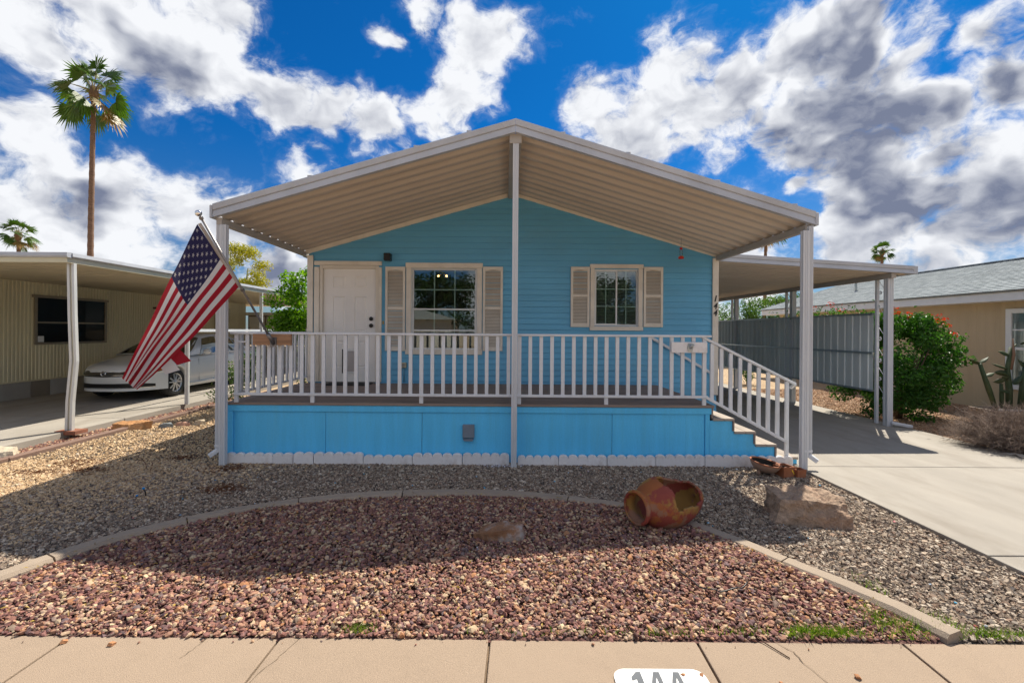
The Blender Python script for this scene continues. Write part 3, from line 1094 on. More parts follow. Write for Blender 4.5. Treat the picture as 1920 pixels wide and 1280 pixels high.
def pane_sash(parent, x0, x1, z0, z1, y, w, nx, nz, vm=m_vinyl):
    s = MB()
    s.box(x0, x1, y, y + .035, z0, z0 + w).box(x0, x1, y, y + .035, z1 - w, z1)
    s.box(x0, x0 + w, y + .001, y + .034, z0 + w, z1 - w).box(x1 - w, x1, y + .001, y + .034, z0 + w, z1 - w)
    sash = s.build('sash', vm, parent, bevel=.003)
    gx = MB().add([(x0 + w, y + .02, z0 + w), (x1 - w, y + .02, z0 + w), (x1 - w, y + .02, z1 - w), (x0 + w, y + .02, z1 - w)], [(0, 1, 2, 3)])
    gx.build('pane', m_glass, parent)
    if nx * nz > 1:
        b = MB()
        bars(b, x0 + w, x1 - w, z0 + w, z1 - w, y + .024, nx, nz)
        b.build('grille', m_muntin, parent)
    return sash


def blind(parent, x0, x1, z0, z1, y, pitch=.026, tilt=0.35, m=m_blind):
    b = MB()
    zz = z0
    while zz < z1:
        c, s = math.cos(tilt) * .011, math.sin(tilt) * .011
        b.add([(x0, y - c, zz - s), (x1, y - c, zz - s), (x1, y + c, zz + s), (x0, y + c, zz + s)], [(0, 1, 2, 3)])
        zz += pitch
    b.box(x0, x1, y - .02, y + .02, z1, z1 + .03)
    o_ = b.build('blind_slats', m, parent, recalc=False)
    return tag(o_, kind='stuff')


w1 = MB().box(-1.645, -1.632, WY - .02, WY + .06, 1.345, 2.80).box(-.502, -.490, WY - .02, WY + .06, 1.345, 2.80).box(-1.632, -.502, WY - .02, WY + .06, 2.785, 2.80).box(-1.632, -.502, WY - .02, WY + .06, 1.345, 1.36).build('window', m_vinyl, house)
casing(w1, -1.735, -.400, 1.275, 2.885, .088)
pane_sash(w1, -1.631, -.503, 2.055, 2.784, WY + .015, .022, 3, 2)
pane_sash(w1, -1.631, -.503, 1.361, 2.085, WY - .006, .028, 3, 1)
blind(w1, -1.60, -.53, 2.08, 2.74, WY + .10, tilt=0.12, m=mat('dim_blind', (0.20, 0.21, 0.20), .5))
# screen bar across the lower sash
MB().box(-1.60, -.53, WY - .010, WY - .002, 1.688, 1.712).build('screen_bar', m_vinyl, w1)
w2 = MB().box(1.575, 1.588, WY - .02, WY + .06, 1.80, 2.795).box(2.342, 2.355, WY - .02, WY + .06, 1.80, 2.795).box(1.588, 2.342, WY - .02, WY + .06, 2.782, 2.795).box(1.588, 2.342, WY - .02, WY + .06, 1.80, 1.813).build('window', m_vinyl, house)
casing(w2, 1.505, 2.425, 1.718, 2.882, .072)
pane_sash(w2, 1.589, 1.985, 1.814, 2.781, WY - .006, .026, 2, 3)
pane_sash(w2, 1.960, 2.341, 1.814, 2.781, WY + .020, .014, 2, 3)
blind(w2, 1.60, 2.33, 1.84, 2.76, WY + .09, tilt=0.6)


def shutter(x0, x1, z0, z1, zm):
    y0, y1 = WY - .050, WY - .015
    f = MB()
    st, rl = .042, .055
    f.box(x0, x0 + st, y0, y1, z0, z1).box(x1 - st, x1, y0, y1, z0, z1)
    for a, b in ((z0, z0 + rl * 1.25), (zm - .022, zm + .022), (z1 - rl, z1)):
        f.box(x0 + st, x1 - st, y0 + .001, y1 - .001, a, b)
    # arched head over the top panel
    n = 8
    xa, xb = x0 + st, x1 - st
    arc = [(xa, z1 - rl), (xa, z1 - rl - .022)] + [(xa + (xb - xa) * i / n, z1 - rl - .022 + .018 * math.sin(PI * i / n)) for i in range(1, n)] + [(xb, z1 - rl - .022), (xb, z1 - rl)]
    f.prism(arc, y0 + .002, y1 - .002, 'y')
    sh = f.build('shutter', m_trim, house, bevel=.003)
    MB().box(x0 + .01, x1 - .01, y1 - .006, y1 - .003, z0 + .01, z1 - .01).build('back_panel', mat('shutter_shadow_gap', (0.30, 0.25, 0.20), .7), sh)
    s = MB()
    for a, b in ((z0 + rl * 1.25, zm - .022), (zm + .022, z1 - rl - .004)):
        k = int((b - a) / .0245)
        for i in range(k):
            q = a + (b - a) * (i + .5) / k
            s.add([(xa, y0 + .008, q - .010), (xb, y0 + .008, q - .010), (xb, y1 - .008, q + .008), (xa, y1 - .008, q + .008)], [(0, 1, 2, 3)])
    tag(s.build('louvre_slats', m_trim, sh, recalc=False), kind='stuff')


shutter(-2.100, -1.750, 1.335, 2.812, 2.085)
shutter(-.385, -.035, 1.345, 2.822, 2.095)
shutter(1.160, 1.492, 1.775, 2.832, 2.325)
shutter(2.440, 2.780, 1.782, 2.838, 2.330)

# small fittings on the wall
pl = MB().box(-2.105, -1.99, 7.94, WY - .03, 2.905, 3.035).build('porch_light', m_black, house, bevel=.008)
MB().box(-2.085, -2.01, WY - .03, WY - .012, 2.92, 3.02).build('light_backplate', m_black, pl)
oc = MB().box(-1.815, -1.72, WY - .065, WY - .015, 1.04, 1.13).build('outlet_box', mat('beige_plastic', (0.52, 0.47, 0.33), .5), house, bevel=.006)
MB().box(-1.79, -1.745, WY - .072, WY - .0655, 1.055, 1.115).build('outlet_cover', mat('grey_plastic', (0.28, 0.27, 0.24), .5), oc)
MB().tube([(-1.765, WY - .03, 1.04), (-1.765, WY - .03, .79)], .012, 8).build('conduit', mat('blue_conduit', (0.12, 0.30, 0.45), .5), oc)
MB().box(-2.15, -2.125, WY - .035, WY - .012, 1.80, 1.86).build('doorbell', mat('brass_yellow', (0.45, 0.33, 0.10), .5), house, bevel=.004)
for ch, zz in (('1', 2.285), ('4', 2.155), ('4', 2.035)):
    o = put('house_number', text_mesh(ch, .150, m_black, .006, .003, 0.25, 0.85), house, (3.690, WY - .055, zz))
    o.rotation_euler = (R(90), 0, 0)
# lamp inside the front room, seen lit through the upper panes
cl_ = thing('ceiling_lamp', 'lit two bulb ceiling lamp seen through the large window', 'lamp', (-1.30, 9.55, 2.95))
MB().tube([(-1.30, 9.55, 3.09), (-1.30, 9.55, 2.86)], .012, 8).tube([(-1.385, 9.55, 2.86), (-1.215, 9.55, 2.86)], .010, 8).build('stem', mat('brass', (0.4, 0.28, 0.1), .3, metal=.9), cl_)
for xx in (-1.385, -1.215):
    MB().ball((xx, 9.55, 2.83), .021, 12, 8).build('bulb', mat('lit_bulb', (1, .8, .5), .4, emit=(1.0, .50, .18, 5)), cl_)
# chairs and vases standing behind the lower sash
for i, (xx, hh) in enumerate(((-1.33, .34), (-1.06, .36), (-.80, .34), (-.60, .36))):
    c_ = thing('dining_chair', ['first', 'second', 'third', 'fourth'][i] + ' pale chair back from the door, seen through the lower window panes', 'chair', (xx, 8.75, .77), group='chairs inside the front window')
    MB().prism([(xx - .07, 1.40), (xx + .07, 1.40), (xx + .085, 1.34 + hh - .03), (xx + .06, 1.34 + hh), (xx - .06, 1.34 + hh), (xx - .085, 1.34 + hh - .03)], 8.72, 8.76, 'y').build('backrest', mat('pale_chair_fabric', (0.55, 0.56, 0.50), .8), c_, bevel=.01)
    MB().box(xx - .19, xx + .19, 8.40, 8.78, 1.20, 1.26).build('seat', MATS['pale_chair_fabric'], c_, bevel=.02)
    for sx in (-.16, .16):
        for sy in (8.44, 8.74):
            MB().box(xx + sx - .02, xx + sx + .02, sy - .02, sy + .02, .765, 1.199 if sy < 8.6 else 1.40).build('leg', m_black, c_)

# ------------------------------------------------------------------ porch deck with stair and railings
deck = thing('porch_deck', 'raised blue skirted porch deck with white railings and side stair', 'deck', (-.4, 6.9, 0))
KX0, KX1, KY, KZ = -3.54, 2.66, 5.855, .770
yb = KY - .025
while yb < 8.03:
    MB().box(KX0 - .005, KX1 + .015, yb, min(yb + .137, 8.035), KZ - .034, KZ + random.uniform(-.0015, .0015)).build('deck_board', m_deck, deck, bevel=.004)
    yb += .142
# front skirt: plywood sheets with vertical grooves, framed by trim
edges = [-3.455, -2.278, -1.047, 0.164, 1.384, 2.568]
for a, b in zip(edges[:-1], edges[1:]):
    a, b = a + .003, b - .003
    line = [(a, 0)]
    q = a + .12
    while q < b - .03:
        line += [(q - .003, 0), (q - .001, .0012), (q + .001, .0012), (q + .003, 0)]
        q += .203
    line.append((b, 0))
    vs = []
    for x_, d_ in line:
        vs += [(x_, KY + .012 + d_, .02), (x_, KY + .012 + d_, .652)]
    n = len(line)
    mb = MB().add(vs, [(2 * i, 2 * i + 2, 2 * i + 3, 2 * i + 1) for i in range(n - 1)])
    mb.add([(a, KY + .012, .02), (a, KY + .03, .02), (a, KY + .03, .652), (a, KY + .012, .652), (b, KY + .012, .02), (b, KY + .03, .02), (b, KY + .03, .652), (b, KY + .012, .652)],
           [(0, 3, 2, 1), (4, 5, 6, 7)])
    mb.build('skirt_panel', m_bluedeck, deck, recalc=False)
MB().box(KX0, KX1, KY - .012, KY + .03, .653, KZ - .036).build('skirt_trim', m_bluedeck, deck, bevel=.004)
MB().box(KX0, -3.456, KY - .010, KY + .03, .02, .652).build('skirt_trim', m_bluedeck, deck, bevel=.004)
MB().box(2.570, 2.628, KY - .004, KY + .03, .02, .652).build('skirt_trim', m_bluedeck, deck, bevel=.004)
MB().box(KX0, KX0 + .02, KY + .031, 8.0, .02, KZ - .036).build('side_skirt', m_bluedeck, deck)
MB().box(KX0 + .03, KX1 - .06, KY + .035, 8.02, .3, .72).build('joists', m_dark, deck)
vt = MB().box(-.525, -.375, KY - .030, KY + .010, .335, .505).build('skirt_vent', mat('grey_vent', (0.17, 0.21, 0.26), .5), deck, bevel=.006)
MB().prism([(-.520, .325), (-.380, .325), (-.40, .300), (-.50, .300)], KY - .045, KY + .009, 'y').build('vent_lip', MATS['grey_vent'], vt)
# stair
SX = [2.662, 2.935, 3.205, 3.475, 3.745]
SZ = [.605, .442, .280, .122]
prof = [(2.632, .02), (3.745, .02), (3.745, SZ[3] - .034), (SX[3], SZ[3] - .034), (SX[3], SZ[2] - .034), (SX[2], SZ[2] - .034), (SX[2], SZ[1] - .034), (SX[1], SZ[1] - .034), (SX[1], SZ[0] - .034), (2.632, SZ[0] - .034)]
MB().prism(prof, KY + .004, KY + .022, 'y').build('stair_skirt', m_bluedeck, deck)
for i in range(4):
    for j in range(2):
        a = SX[i] + .004 + j * .139
        MB().box(a, a + .133, KY - .018, 8.0, SZ[i] - .033, SZ[i] + random.uniform(-.003, .002)).build('tread_board', m_tread, deck, bevel=.004)
    top = KZ - .036 if i == 0 else SZ[i - 1] - .034
    MB().box(SX[i] - .018, SX[i] + .002, KY - .014, 7.99, SZ[i] + .001, top - .001).build('riser', m_deck, deck)


# railings: square aluminium tube
def rail_posts(mk, n):
    return [mk(i) for i in range(n)]


BAL = MB().box(-.022, .022, -.013, .013, .872, 1.632).mesh('baluster', m_white)
BALP = MB().box(-.024, .024, -.014, .014, .772, 1.632).mesh('baluster', m_white)
RY = 5.832
MB().box(-3.475, 2.625, RY - .036, RY + .036, 1.633, 1.662).build('top_rail', m_white, deck, bevel=.006)
MB().box(-3.425, 2.575, RY - .032, RY - .014, .862, .896).build('bottom_rail', m_white, deck, bevel=.003)
stub = [0, 7, 17, 26, 34, 43]
for i in range(44):
    xx = -3.402 + i * .1382
    put('baluster', BALP if i in stub else BAL, deck, (xx, RY, 0))
RX = -3.42
MB().box(RX - .036, RX + .036, RY + .037, 8.03, 1.632, 1.661).build('top_rail', m_white, deck, bevel=.006)
MB().box(RX - .032, RX - .014, RY + .04, 8.03, .862, .896).build('bottom_rail', m_white, deck, bevel=.003)
SB = MB().box(-.013, .013, -.022, .022, .872, 1.631).mesh('baluster', m_white)
for i in range(15):
    put('baluster', SB, deck, (RX, RY + .138 + i * .139, 0))
MB().box(-3.40, -3.27, RY - .022, RY - .014, 1.53, 1.548).build('rail_strap', m_white, deck)
# stair railing
MB().beam((2.490, RY, 1.648), (3.700, RY, 1.048), .05, .032).build('stair_top_rail', m_white, deck, bevel=.005)
MB().beam((2.552, RY - .02, .880), (3.600, RY - .02, .312), .018, .036).build('stair_bottom_rail', m_white, deck, bevel=.003)
for i in range(9):
    xx = 2.640 + i * .1195
    t = (xx - 2.552) / (3.600 - 2.552)
    u = (xx - 2.490) / (3.700 - 2.490)
    zb, zt = .880 - .568 * t, 1.648 - .600 * u - .018
    if i == 8:
        zb = SZ[3] + .012
    MB().box(xx - .022, xx + .022, RY - .010, RY + .016, zb - .012, zt).build('baluster', m_white, deck)
MB().beam((3.700, RY, 1.048), (3.705, RY + .10, .99), .03, .03).build('stair_rail_return', m_white, deck)
MB().beam((2.545, 8.030, 1.615), (3.640, 8.030, .975), .03, .045).build('wall_handrail', m_white, deck, bevel=.005)
for t in (.08, .9):
    q = Vector((2.545, 8.030, 1.615)).lerp(Vector((3.640, 8.030, .975)), t)
    MB().box(q.x - .015, q.x + .015, 8.046, 8.085, q.z - .03, q.z).build('rail_bracket', m_white, deck)

# door mat
mt = MB().box(-3.02, -2.28, 7.60, 7.98, KZ + .003, KZ + .016).build('door_mat', mat('black_rubber', (0.02, 0.02, 0.02), .8, .2, 20, .6, 120), bevel=.006)
tag(mt, 'dark rubber mat on the porch in front of the door', 'door mat')

# mounting boards on the rail
m_cedar = mat('weathered_cedar', (0.36, 0.20, 0.11), .75, .25, 3, .4, 30, streak=(1, 6, 12), stain=(.22, .12, .07), sscale=2, samt=.6)
b1 = MB().box(-3.160, -2.680, RY - .080, RY - .038, 1.500, 1.640).build('mounting_board', m_cedar, bevel=.004)
tag(b1, 'brown cedar board on the porch rail holding the flagpole', 'board')
b2e = thing('bracket_board', 'white painted board with empty flag bracket at right of porch rail', 'board', (2.33, RY - .05, 1.44))
MB().box(2.105, 2.555, RY - .060, RY - .038, 1.440, 1.573).build('board', m_edger, b2e, bevel=.004)
mk = Matrix.Rotation(R(55), 3, 'X')
MB().lathe([(.020, .0), (.020, .07), (.014, .07), (.014, .01)], (2.345, RY - .07, 1.50), 14, M=mk).build('bracket_tube', m_galv, b2e)
MB().prism([(2.31, 1.452), (2.36, 1.452), (2.375, 1.505), (2.36, 1.56), (2.31, 1.56), (2.298, 1.505)], RY - .070, RY - .061, 'y').build('bracket_plate', m_galv, b2e)

# ------------------------------------------------------------------ patio cover over the porch
AX, AZ, SLL, SLR = 0.12, 4.130, 0.2885, 0.3015
EXL, EXR = -3.580, 3.795
FY = 5.60


def rz(x_):
    return AZ - (SLL * (AX - x_) if x_ < AX else SLR * (x_ - AX))


cover = thing('patio_cover', 'gabled white aluminium patio cover with ribbed beige underside over the porch', 'patio cover', (AX, 6.9, 0))
FP = [(0, 0), (.003, .012), (.016, .078), (.022, .084), (.004, .092), (-.002, .150), (.004, .165), (.060, .168), (.060, .0)]
for x0, x1 in ((EXL, AX - .001), (AX + .001, EXR)):
    vs = [(xx, FY + a, rz(xx) + b) for xx in (x0, x1) for a, b in FP]
    n = len(FP)
    fs = [(i, (i + 1) % n, n + (i + 1) % n, n + i) for i in range(n)] + [tuple(range(n)), tuple(range(n, 2 * n))[::-1]]
    MB().add(vs, fs).build('fascia', m_fascia, cover)
# pans: each sheet about 0.41 m wide, three flat ribs, running from eave to ridge
PY0, PY1, NS = FY + .061, 8.06, 5
wS = (PY1 - PY0) / NS
for side in (0, 1):
    xa, xb = ((EXL + .02, AX - .012) if side == 0 else (AX + .012, EXR - .02))
    for k in range(NS):
        prof = []
        for j in range(2):
            s = PY0 + k * wS + j * wS / 2
            u = wS / 2
            prof += [(s + .001, .058), (s + u * .30, .058), (s + u * .36, .052), (s + u * .52, .010), (s + u * .58, .002), (s + u * .70, .0), (s + u * .88, .0), (s + u * .93, .008), (s + u * .985, .056)]
        vs, fs = [], []
        for xx in np.linspace(xa, xb, 7):
            sag = random.uniform(-.003, .003)
            vs += [(xx, a, rz(xx) + b + sag) for a, b in prof] + [(xx, a, rz(xx) + b + sag + .006) for a, b in prof]
        n = len(prof)
        for r_ in range(6):
            o0, o1 = r_ * 2 * n, (r_ + 1) * 2 * n
            for i in range(n - 1):
                fs.append((o0 + i, o0 + i + 1, o1 + i + 1, o1 + i))
                fs.append((o0 + n + i, o1 + n + i, o1 + n + i + 1, o0 + n + i + 1))
        MB().add(vs, fs).build('roof_pan', m_soffit, cover, recalc=False)
# rubber cap and top edge bolts
for xx in (-2.4, -1.1, -.45, .7, 1.5, 2.6, 3.55):
    MB().box(xx - .03, xx + .03, FY + .02, FY + .05, rz(xx) + .168, rz(xx) + .186).build('roof_clip', m_fascia, cover)
m_beam = mat('greige_beam', (0.40, 0.37, 0.34), .5, .08, 3, spec=.4)
MB().box(AX - .075, AX + .075, FY + .062, 8.04, AZ - .115, AZ + .0).build('ridge_beam', m_beam, cover, bevel=.004)
MB().box(-3.570, -3.500, FY + .064, 8.30, rz(-3.535) - .085, rz(-3.535) - .003).build('eave_beam', m_beam, cover, bevel=.004)
MB().box(3.705, 3.775, FY + .064, 8.30, rz(3.74) - .085, rz(3.74) - .003).build('eave_beam', m_beam, cover, bevel=.004)
for s, xe in ((-1, EXL), (1, EXR)):
    MB().box(min(xe - .004, xe + s * .035), max(xe - .004, xe + s * .035), FY - .004, 8.30, rz(xe) - .01, rz(xe) + .150).build('gutter', m_fascia, cover, bevel=.006)


def post_mesh(x0, x1, y0, y1, z0, z1):
    """Fluted square aluminium post."""
    w, d = x1 - x0, y1 - y0
    g_ = .006
    P_ = [(x0, y0), (x0 + w * .22, y0), (x0 + w * .27, y0 + g_), (x0 + w * .42, y0 + g_), (x0 + w * .47, y0), (x0 + w * .53, y0), (x0 + w * .58, y0 + g_), (x0 + w * .73, y0 + g_), (x0 + w * .78, y0), (x1, y0),
          (x1, y0 + d * .3), (x1 - g_, y0 + d * .36), (x1 - g_, y0 + d * .64), (x1, y0 + d * .7), (x1, y1), (x0, y1), (x0, y0 + d * .7), (x0 + g_, y0 + d * .64), (x0 + g_, y0 + d * .36), (x0, y0 + d * .3)]
    return MB().prism(P_, z0, z1, 'z')


m_post = mat('white_post_enamel', (0.58, 0.60, 0.63), .4, .06, 3, .04, 20, stain=(.45, .42, .38), sscale=3, samt=.35, streak=(2, 2, .5))
post_mesh(.090, .160, 5.665, 5.735, -.02, AZ - .116).build('post', m_post, cover)
post_mesh(-3.520, -3.448, 5.665, 5.725, -.02, rz(-3.535) - .086).build('post', m_post, cover)
post_mesh(3.648, 3.720, 5.610, 5.670, -.02, rz(3.74) - .086).build('post', m_post, cover)


def downspout(x0, x1, y0, y1, z0, z1, s):
    d_ = post_mesh(x0, x1, y0, y1, z0, z1).build('downspout', m_post, cover)
    xo = x0 if s < 0 else x1
    MB().beam(((x0 + x1) / 2, y0 + .025, z0 + .01), (xo + s * .05, y0 - .03, z0 - .055), .058, .05).build('downspout_elbow', m_white, d_, bevel=.006)
    MB().box(min(xo - s * .095, xo + s * .004), max(xo - s * .095, xo + s * .004), y0 - .004, y1 - .01, z0 + .05, z0 + .075).build('downspout_strap', m_white, d_)
    return d_


downspout(-3.574, -3.523, 5.672, 5.722, .19, rz(-3.6) - .01, -1)
downspout(3.723, 3.775, 5.615, 5.665, .19, rz(3.8) - .01, 1)

# hummingbird feeder hanging from the cover
hf = thing('hummingbird_feeder', 'small red hummingbird feeder hanging under the right roof slope', 'bird feeder', (2.955, 7.70, 2.93))
m_redp = mat('red_plastic', (0.55, 0.02, 0.015), .35, .05)
MB().tube([(2.955, 7.70, 3.28), (2.955, 7.70, 3.115)], .002, 6).build('hanger_wire', m_black, hf)
MB().lathe([(.001, 3.118), (.022, 3.116), (.026, 3.098), (.020, 3.082), (.001, 3.081)], (2.955, 7.70, 0), 14).build('cap', m_redp, hf)
MB().lathe([(.018, 3.081), (.024, 3.06), (.022, 3.0), (.020, 2.972)], (2.955, 7.70, 0), 14).build('bottle', glass_mat('clear_plastic', (.9, .9, .9), .05, 1.4), hf)
MB().lathe([(.001, 2.974), (.030, 2.972), (.045, 2.955), (.046, 2.935), (.030, 2.925), (.001, 2.925)], (2.955, 7.70, 0), 14).build('feeding_tray', m_redp, hf)
for i in range(4):
    a = i * PI / 2 + .4
    MB().ball((2.955 + .036 * math.cos(a), 7.70 + .036 * math.sin(a), 2.966), .008, 8, 5).build('flower_port', mat('yellow_plastic', (.7, .5, .03), .4), hf)

# scalloped edgers along the foot of the skirt
ED = [(-3.502, -2.909, 5), (-2.905, -2.655, 2), (-2.648, -2.400, 2), (-2.392, -1.772, 5), (-1.766, -1.151, 5), (-1.145, -.524, 5), (-.518, .070, 5), (.176, .690, 5), (.696, 1.303, 5), (1.309, 1.910, 5), (1.916, 2.531, 5), (2.537, 3.104, 5), (3.110, 3.650, 5)]
ELAB = ['five scallop white edger at the left corner post', 'narrow two scallop white edger, left one of the pair', 'narrow two scallop white edger, right one of the pair', 'white scalloped edger below the first skirt joint from the left',
        'low white scalloped edger beside the pair of narrow ones, second after them', 'white scalloped edger left of the skirt vent', 'white scalloped edger below the skirt vent beside the centre post', 'white scalloped edger just right of the centre post',
        'second white scalloped edger right of the centre post', 'third white scalloped edger right of the centre post', 'dirt stained scalloped edger just left of the stair skirt', 'dirt stained scalloped edger under the stair, behind the clay bowl', 'scalloped edger behind the small clay planters by the right post']
HS = [.138, .142, .150, .150, .120, .150, .150, .125, .135, .140, .150, .150, .140]
for (a, b, n), lb, hh in zip(ED, ELAB, HS):
    w = (b - a) / n
    pts = [(a, -.03)]
    for i in range(n):
        for k in range(7):
            t = PI - PI * k / 6
            pts.append((a + w * (i + .5) + w * .5 * math.cos(t), hh - .046 + .050 * math.sin(t) ** .8))
    pts.append((b, -.03))
    dy = random.uniform(-.012, .008)
    e = MB().prism(pts, 5.775 + dy, 5.828 + dy, 'y').build('edging_block', m_edger, at=((a + b) / 2, 5.8, 0), bevel=.005)
    tag(e, lb, 'edging block', 'scalloped edgers along the porch skirt')

# ------------------------------------------------------------------ carport on the right of the blue house
car_r = thing('carport', 'white carport with ribbed beige roof attached to the right of the blue house', 'carport', (5.5, 12, 0))


def cz(x_):
    return 2.955 - .0588 * (x_ - 3.94)


CF, CB, CX0, CX1 = 8.12, 20.3, 3.775, 7.27
vs = [(xx, CF + a, cz(xx) + b * .85) for xx in (CX0, CX1) for a, b in FP]
n = len(FP)
MB().add(vs, [(i, (i + 1) % n, n + (i + 1) % n, n + i) for i in range(n)] + [tuple(range(n)), tuple(range(n, 2 * n))[::-1]]).build('fascia', m_fascia, car_r)
wS = .42
k = 0
yq = CF + .062
while yq < CB:
    prof = []
    for j in range(2):
        s, u = yq + j * wS / 2, wS / 2
        prof += [(s + .001, .058), (s + u * .30, .058), (s + u * .36, .052), (s + u * .52, .010), (s + u * .58, .002), (s + u * .70, .0), (s + u * .88, .0), (s + u * .93, .008), (s + u * .985, .056)]
    vs = []
    for xx in (CX0, 5.0, 6.1, CX1 - .03):
        sag = random.uniform(-.003, .003)
        vs += [(xx, a, cz(xx) + b + sag) for a, b in prof]
    n = len(prof)
    fs = [(r_ * n + i, r_ * n + i + 1, (r_ + 1) * n + i + 1, (r_ + 1) * n + i) for r_ in range(3) for i in range(n - 1)]
    o = MB().add(vs, fs).build('roof_pan', m_soffit, car_r, recalc=False)
    md = o.modifiers.new('solid', 'SOLIDIFY')
    md.thickness = .005
    md.offset = 1
    yq += wS
MB().box(CX1 - .028, CX1 + .05, CF + .002, CB, cz(CX1) + .0, cz(CX1) + .14).build('gutter', m_fascia, car_r, bevel=.006)
MB().box(6.90, 6.99, CF + .066, CB, cz(6.95) - .085, cz(6.95) - .002).build('eave_beam', m_beam, car_r, bevel=.004)


def scroll(p, h, w, parent, yc):
    """Wrought S-scroll between two posts, lying in the plane of the post pair."""
    pts = []
    for i in range(26):
        t = i / 25
        a = -PI * 1.5 + t * PI * 3.0
        rr = .034 * (1 - .55 * t)
        pts.append((p, yc + rr * math.cos(a), h + rr * math.sin(a)))
    MB().tube(pts, .0055, 6).build('scroll', m_white, parent)


for i, yp in enumerate((8.30, 11.05, 13.75, 16.5, 19.2)):
    post_mesh(6.895, 6.995, yp - .05, yp + .05, .0, cz(6.95) - .086).build('post', m_post, car_r)
    MB().box(6.925, 6.975, yp + .235, yp + .285, .0, cz(6.95) - .086).build('post', m_white, car_r, bevel=.004)
    if i < 2:
        for h in (2.45, 1.98, 1.60, 1.20, .86, .52):
            scroll(6.95, h, .05, car_r, yp + .10 if int(h * 10) % 2 else yp + .19)
            MB().tube([(6.95, yp + .06, h + .03), (6.95, yp + .15, h + .13), (6.95, yp + .235, h + .24)], .005, 6).build('scroll_bar', m_white, car_r)
MB().beam((6.95, 8.22, .10), (7.22, 8.10, .055), .06, .055).build('downspout_elbow', m_white, car_r, bevel=.01)

# sheet metal privacy screen hung between the carport posts
scr = thing('privacy_screen', 'grey ribbed sheet metal privacy screen hung between carport posts', 'screen', (6.93, 12, .6))
yq = 8.62
while yq < 18.4:
    prof = []
    q = yq
    ks = [0.0, .10, .115, .145, .16, .30, .315, .345, .36, .50, .515, .545, .56, .60]
    dx = [0, 0, .016, .016, 0, 0, .016, .016, 0, 0, .016, .016, 0, 0]
    vs = []
    for a, d in zip(ks, dx):
        vs += [(6.935 - d, yq + a, .64), (6.935 - d, yq + a, 2.045)]
    nn = len(ks)
    o = MB().add(vs, [(2 * i, 2 * i + 2, 2 * i + 3, 2 * i + 1) for i in range(nn - 1)]).build('screen_sheet', m_screen, scr, recalc=False)
    md = o.modifiers.new('solid', 'SOLIDIFY')
    md.thickness = .002
    yq += .602
for zz, hh in ((2.046, .035), (1.31, .04), (.610, .032)):
    MB().box(6.890, 6.915 if zz == 1.31 else 6.955, 8.60, 18.45, zz, zz + hh).build('screen_rail', m_galv, scr)

# ------------------------------------------------------------------ tan house on the right
m_tanwall = mat('tan_painted_siding', (0.49, 0.385, 0.245), .7, .05, 2, .2, 50, rnd=.03, stain=(.43, .33, .20), sscale=1.2, samt=.4, streak=(1, 3, .5))
th = thing('tan_house', 'tan manufactured home with pale grey shingle roof and white fascia on the right', 'house', (13.5, 11, 0))
TX, TY0, TY1 = 11.15, 3.0, 18.6
yq = TY0
while yq < TY1 - .1:
    ye = min(yq + 1.22, TY1)
    line = [(yq, 0)]
    q = yq + .1
    while q < ye - .02:
        line += [(q - .004, 0), (q - .002, .0015), (q + .002, .0015), (q + .004, 0)]
        q += .203
    line.append((ye - .004, 0))
    segs = [(-.03, 2.62)]
    if yq < 9.9 and ye > 8.2:
        pass
    vs = []
    for a, d in line:
        vs += [(TX + d, a, -.03), (TX + d, a, 2.66)]
    MB().add(vs, [(2 * i, 2 * i + 1, 2 * i + 3, 2 * i + 2) for i in range(len(line) - 1)]).build('siding_panel', m_tanwall, th, recalc=False)
    yq = ye
MB().box(TX + .02, 17.4, TY0, TY1, -.03, 2.6).build('wall_core', m_tanwall, th)
MB().box(10.70, 10.74, TY0 - .4, TY1 + .5, 2.42, 2.64).build('fascia', mat('white_fascia', (.66, .67, .68), .5, .05), th)
MB().box(10.741, TX + .02, TY0 - .4, TY1 + .5, 2.415, 2.435).build('soffit', MATS['white_fascia'], th)


def shingle_mat():
    m = bpy.data.materials.new('grey_shingles')
    m.use_nodes = True
    nt = m.node_tree
    N, L = nt.nodes.new, nt.links.new
    p = nt.nodes['Principled BSDF']
    p.inputs['Roughness'].default_value = .95
    p.inputs['Specular IOR Level'].default_value = .15
    tc = N('ShaderNodeTexCoord')
    mp = N('ShaderNodeMapping')
    mp.inputs['Rotation'].default_value = (0, 0, R(90))
    L(tc.outputs['Object'], mp.inputs[0])
    br = N('ShaderNodeTexBrick')
    br.inputs['Scale'].default_value = 1
    br.inputs['Brick Width'].default_value = .16
    br.inputs['Row Height'].default_value = .13
    br.inputs['Mortar Size'].default_value = .007
    br.inputs['Color1'].default_value = (.20, .225, .235, 1)
    br.inputs['Color2'].default_value = (.32, .35, .36, 1)
    br.inputs['Mortar'].default_value = (.12, .135, .145, 1)
    L(mp.outputs[0], br.inputs['Vector'])
    n = N('ShaderNodeTexNoise')
    n.inputs['Scale'].default_value = 60
    L(tc.outputs['Object'], n.inputs['Vector'])
    mx = N('ShaderNodeMix')
    mx.data_type = 'RGBA'
    mx.blend_type = 'OVERLAY'
    mx.inputs['Factor'].default_value = .5
    L(br.outputs[0], mx.inputs['A'])
    L(n.outputs['Fac'], mx.inputs['B'])
    L(mx.outputs['Result'], p.inputs['Base Color'])
    b = N('ShaderNodeBump')
    b.inputs['Strength'].default_value = .5
    b.inputs['Distance'].default_value = .02
    L(br.outputs['Fac'], b.inputs['Height'])
    b.invert = True
    L(b.outputs[0], p.inputs['Normal'])
    return m


m_shing = shingle_mat()
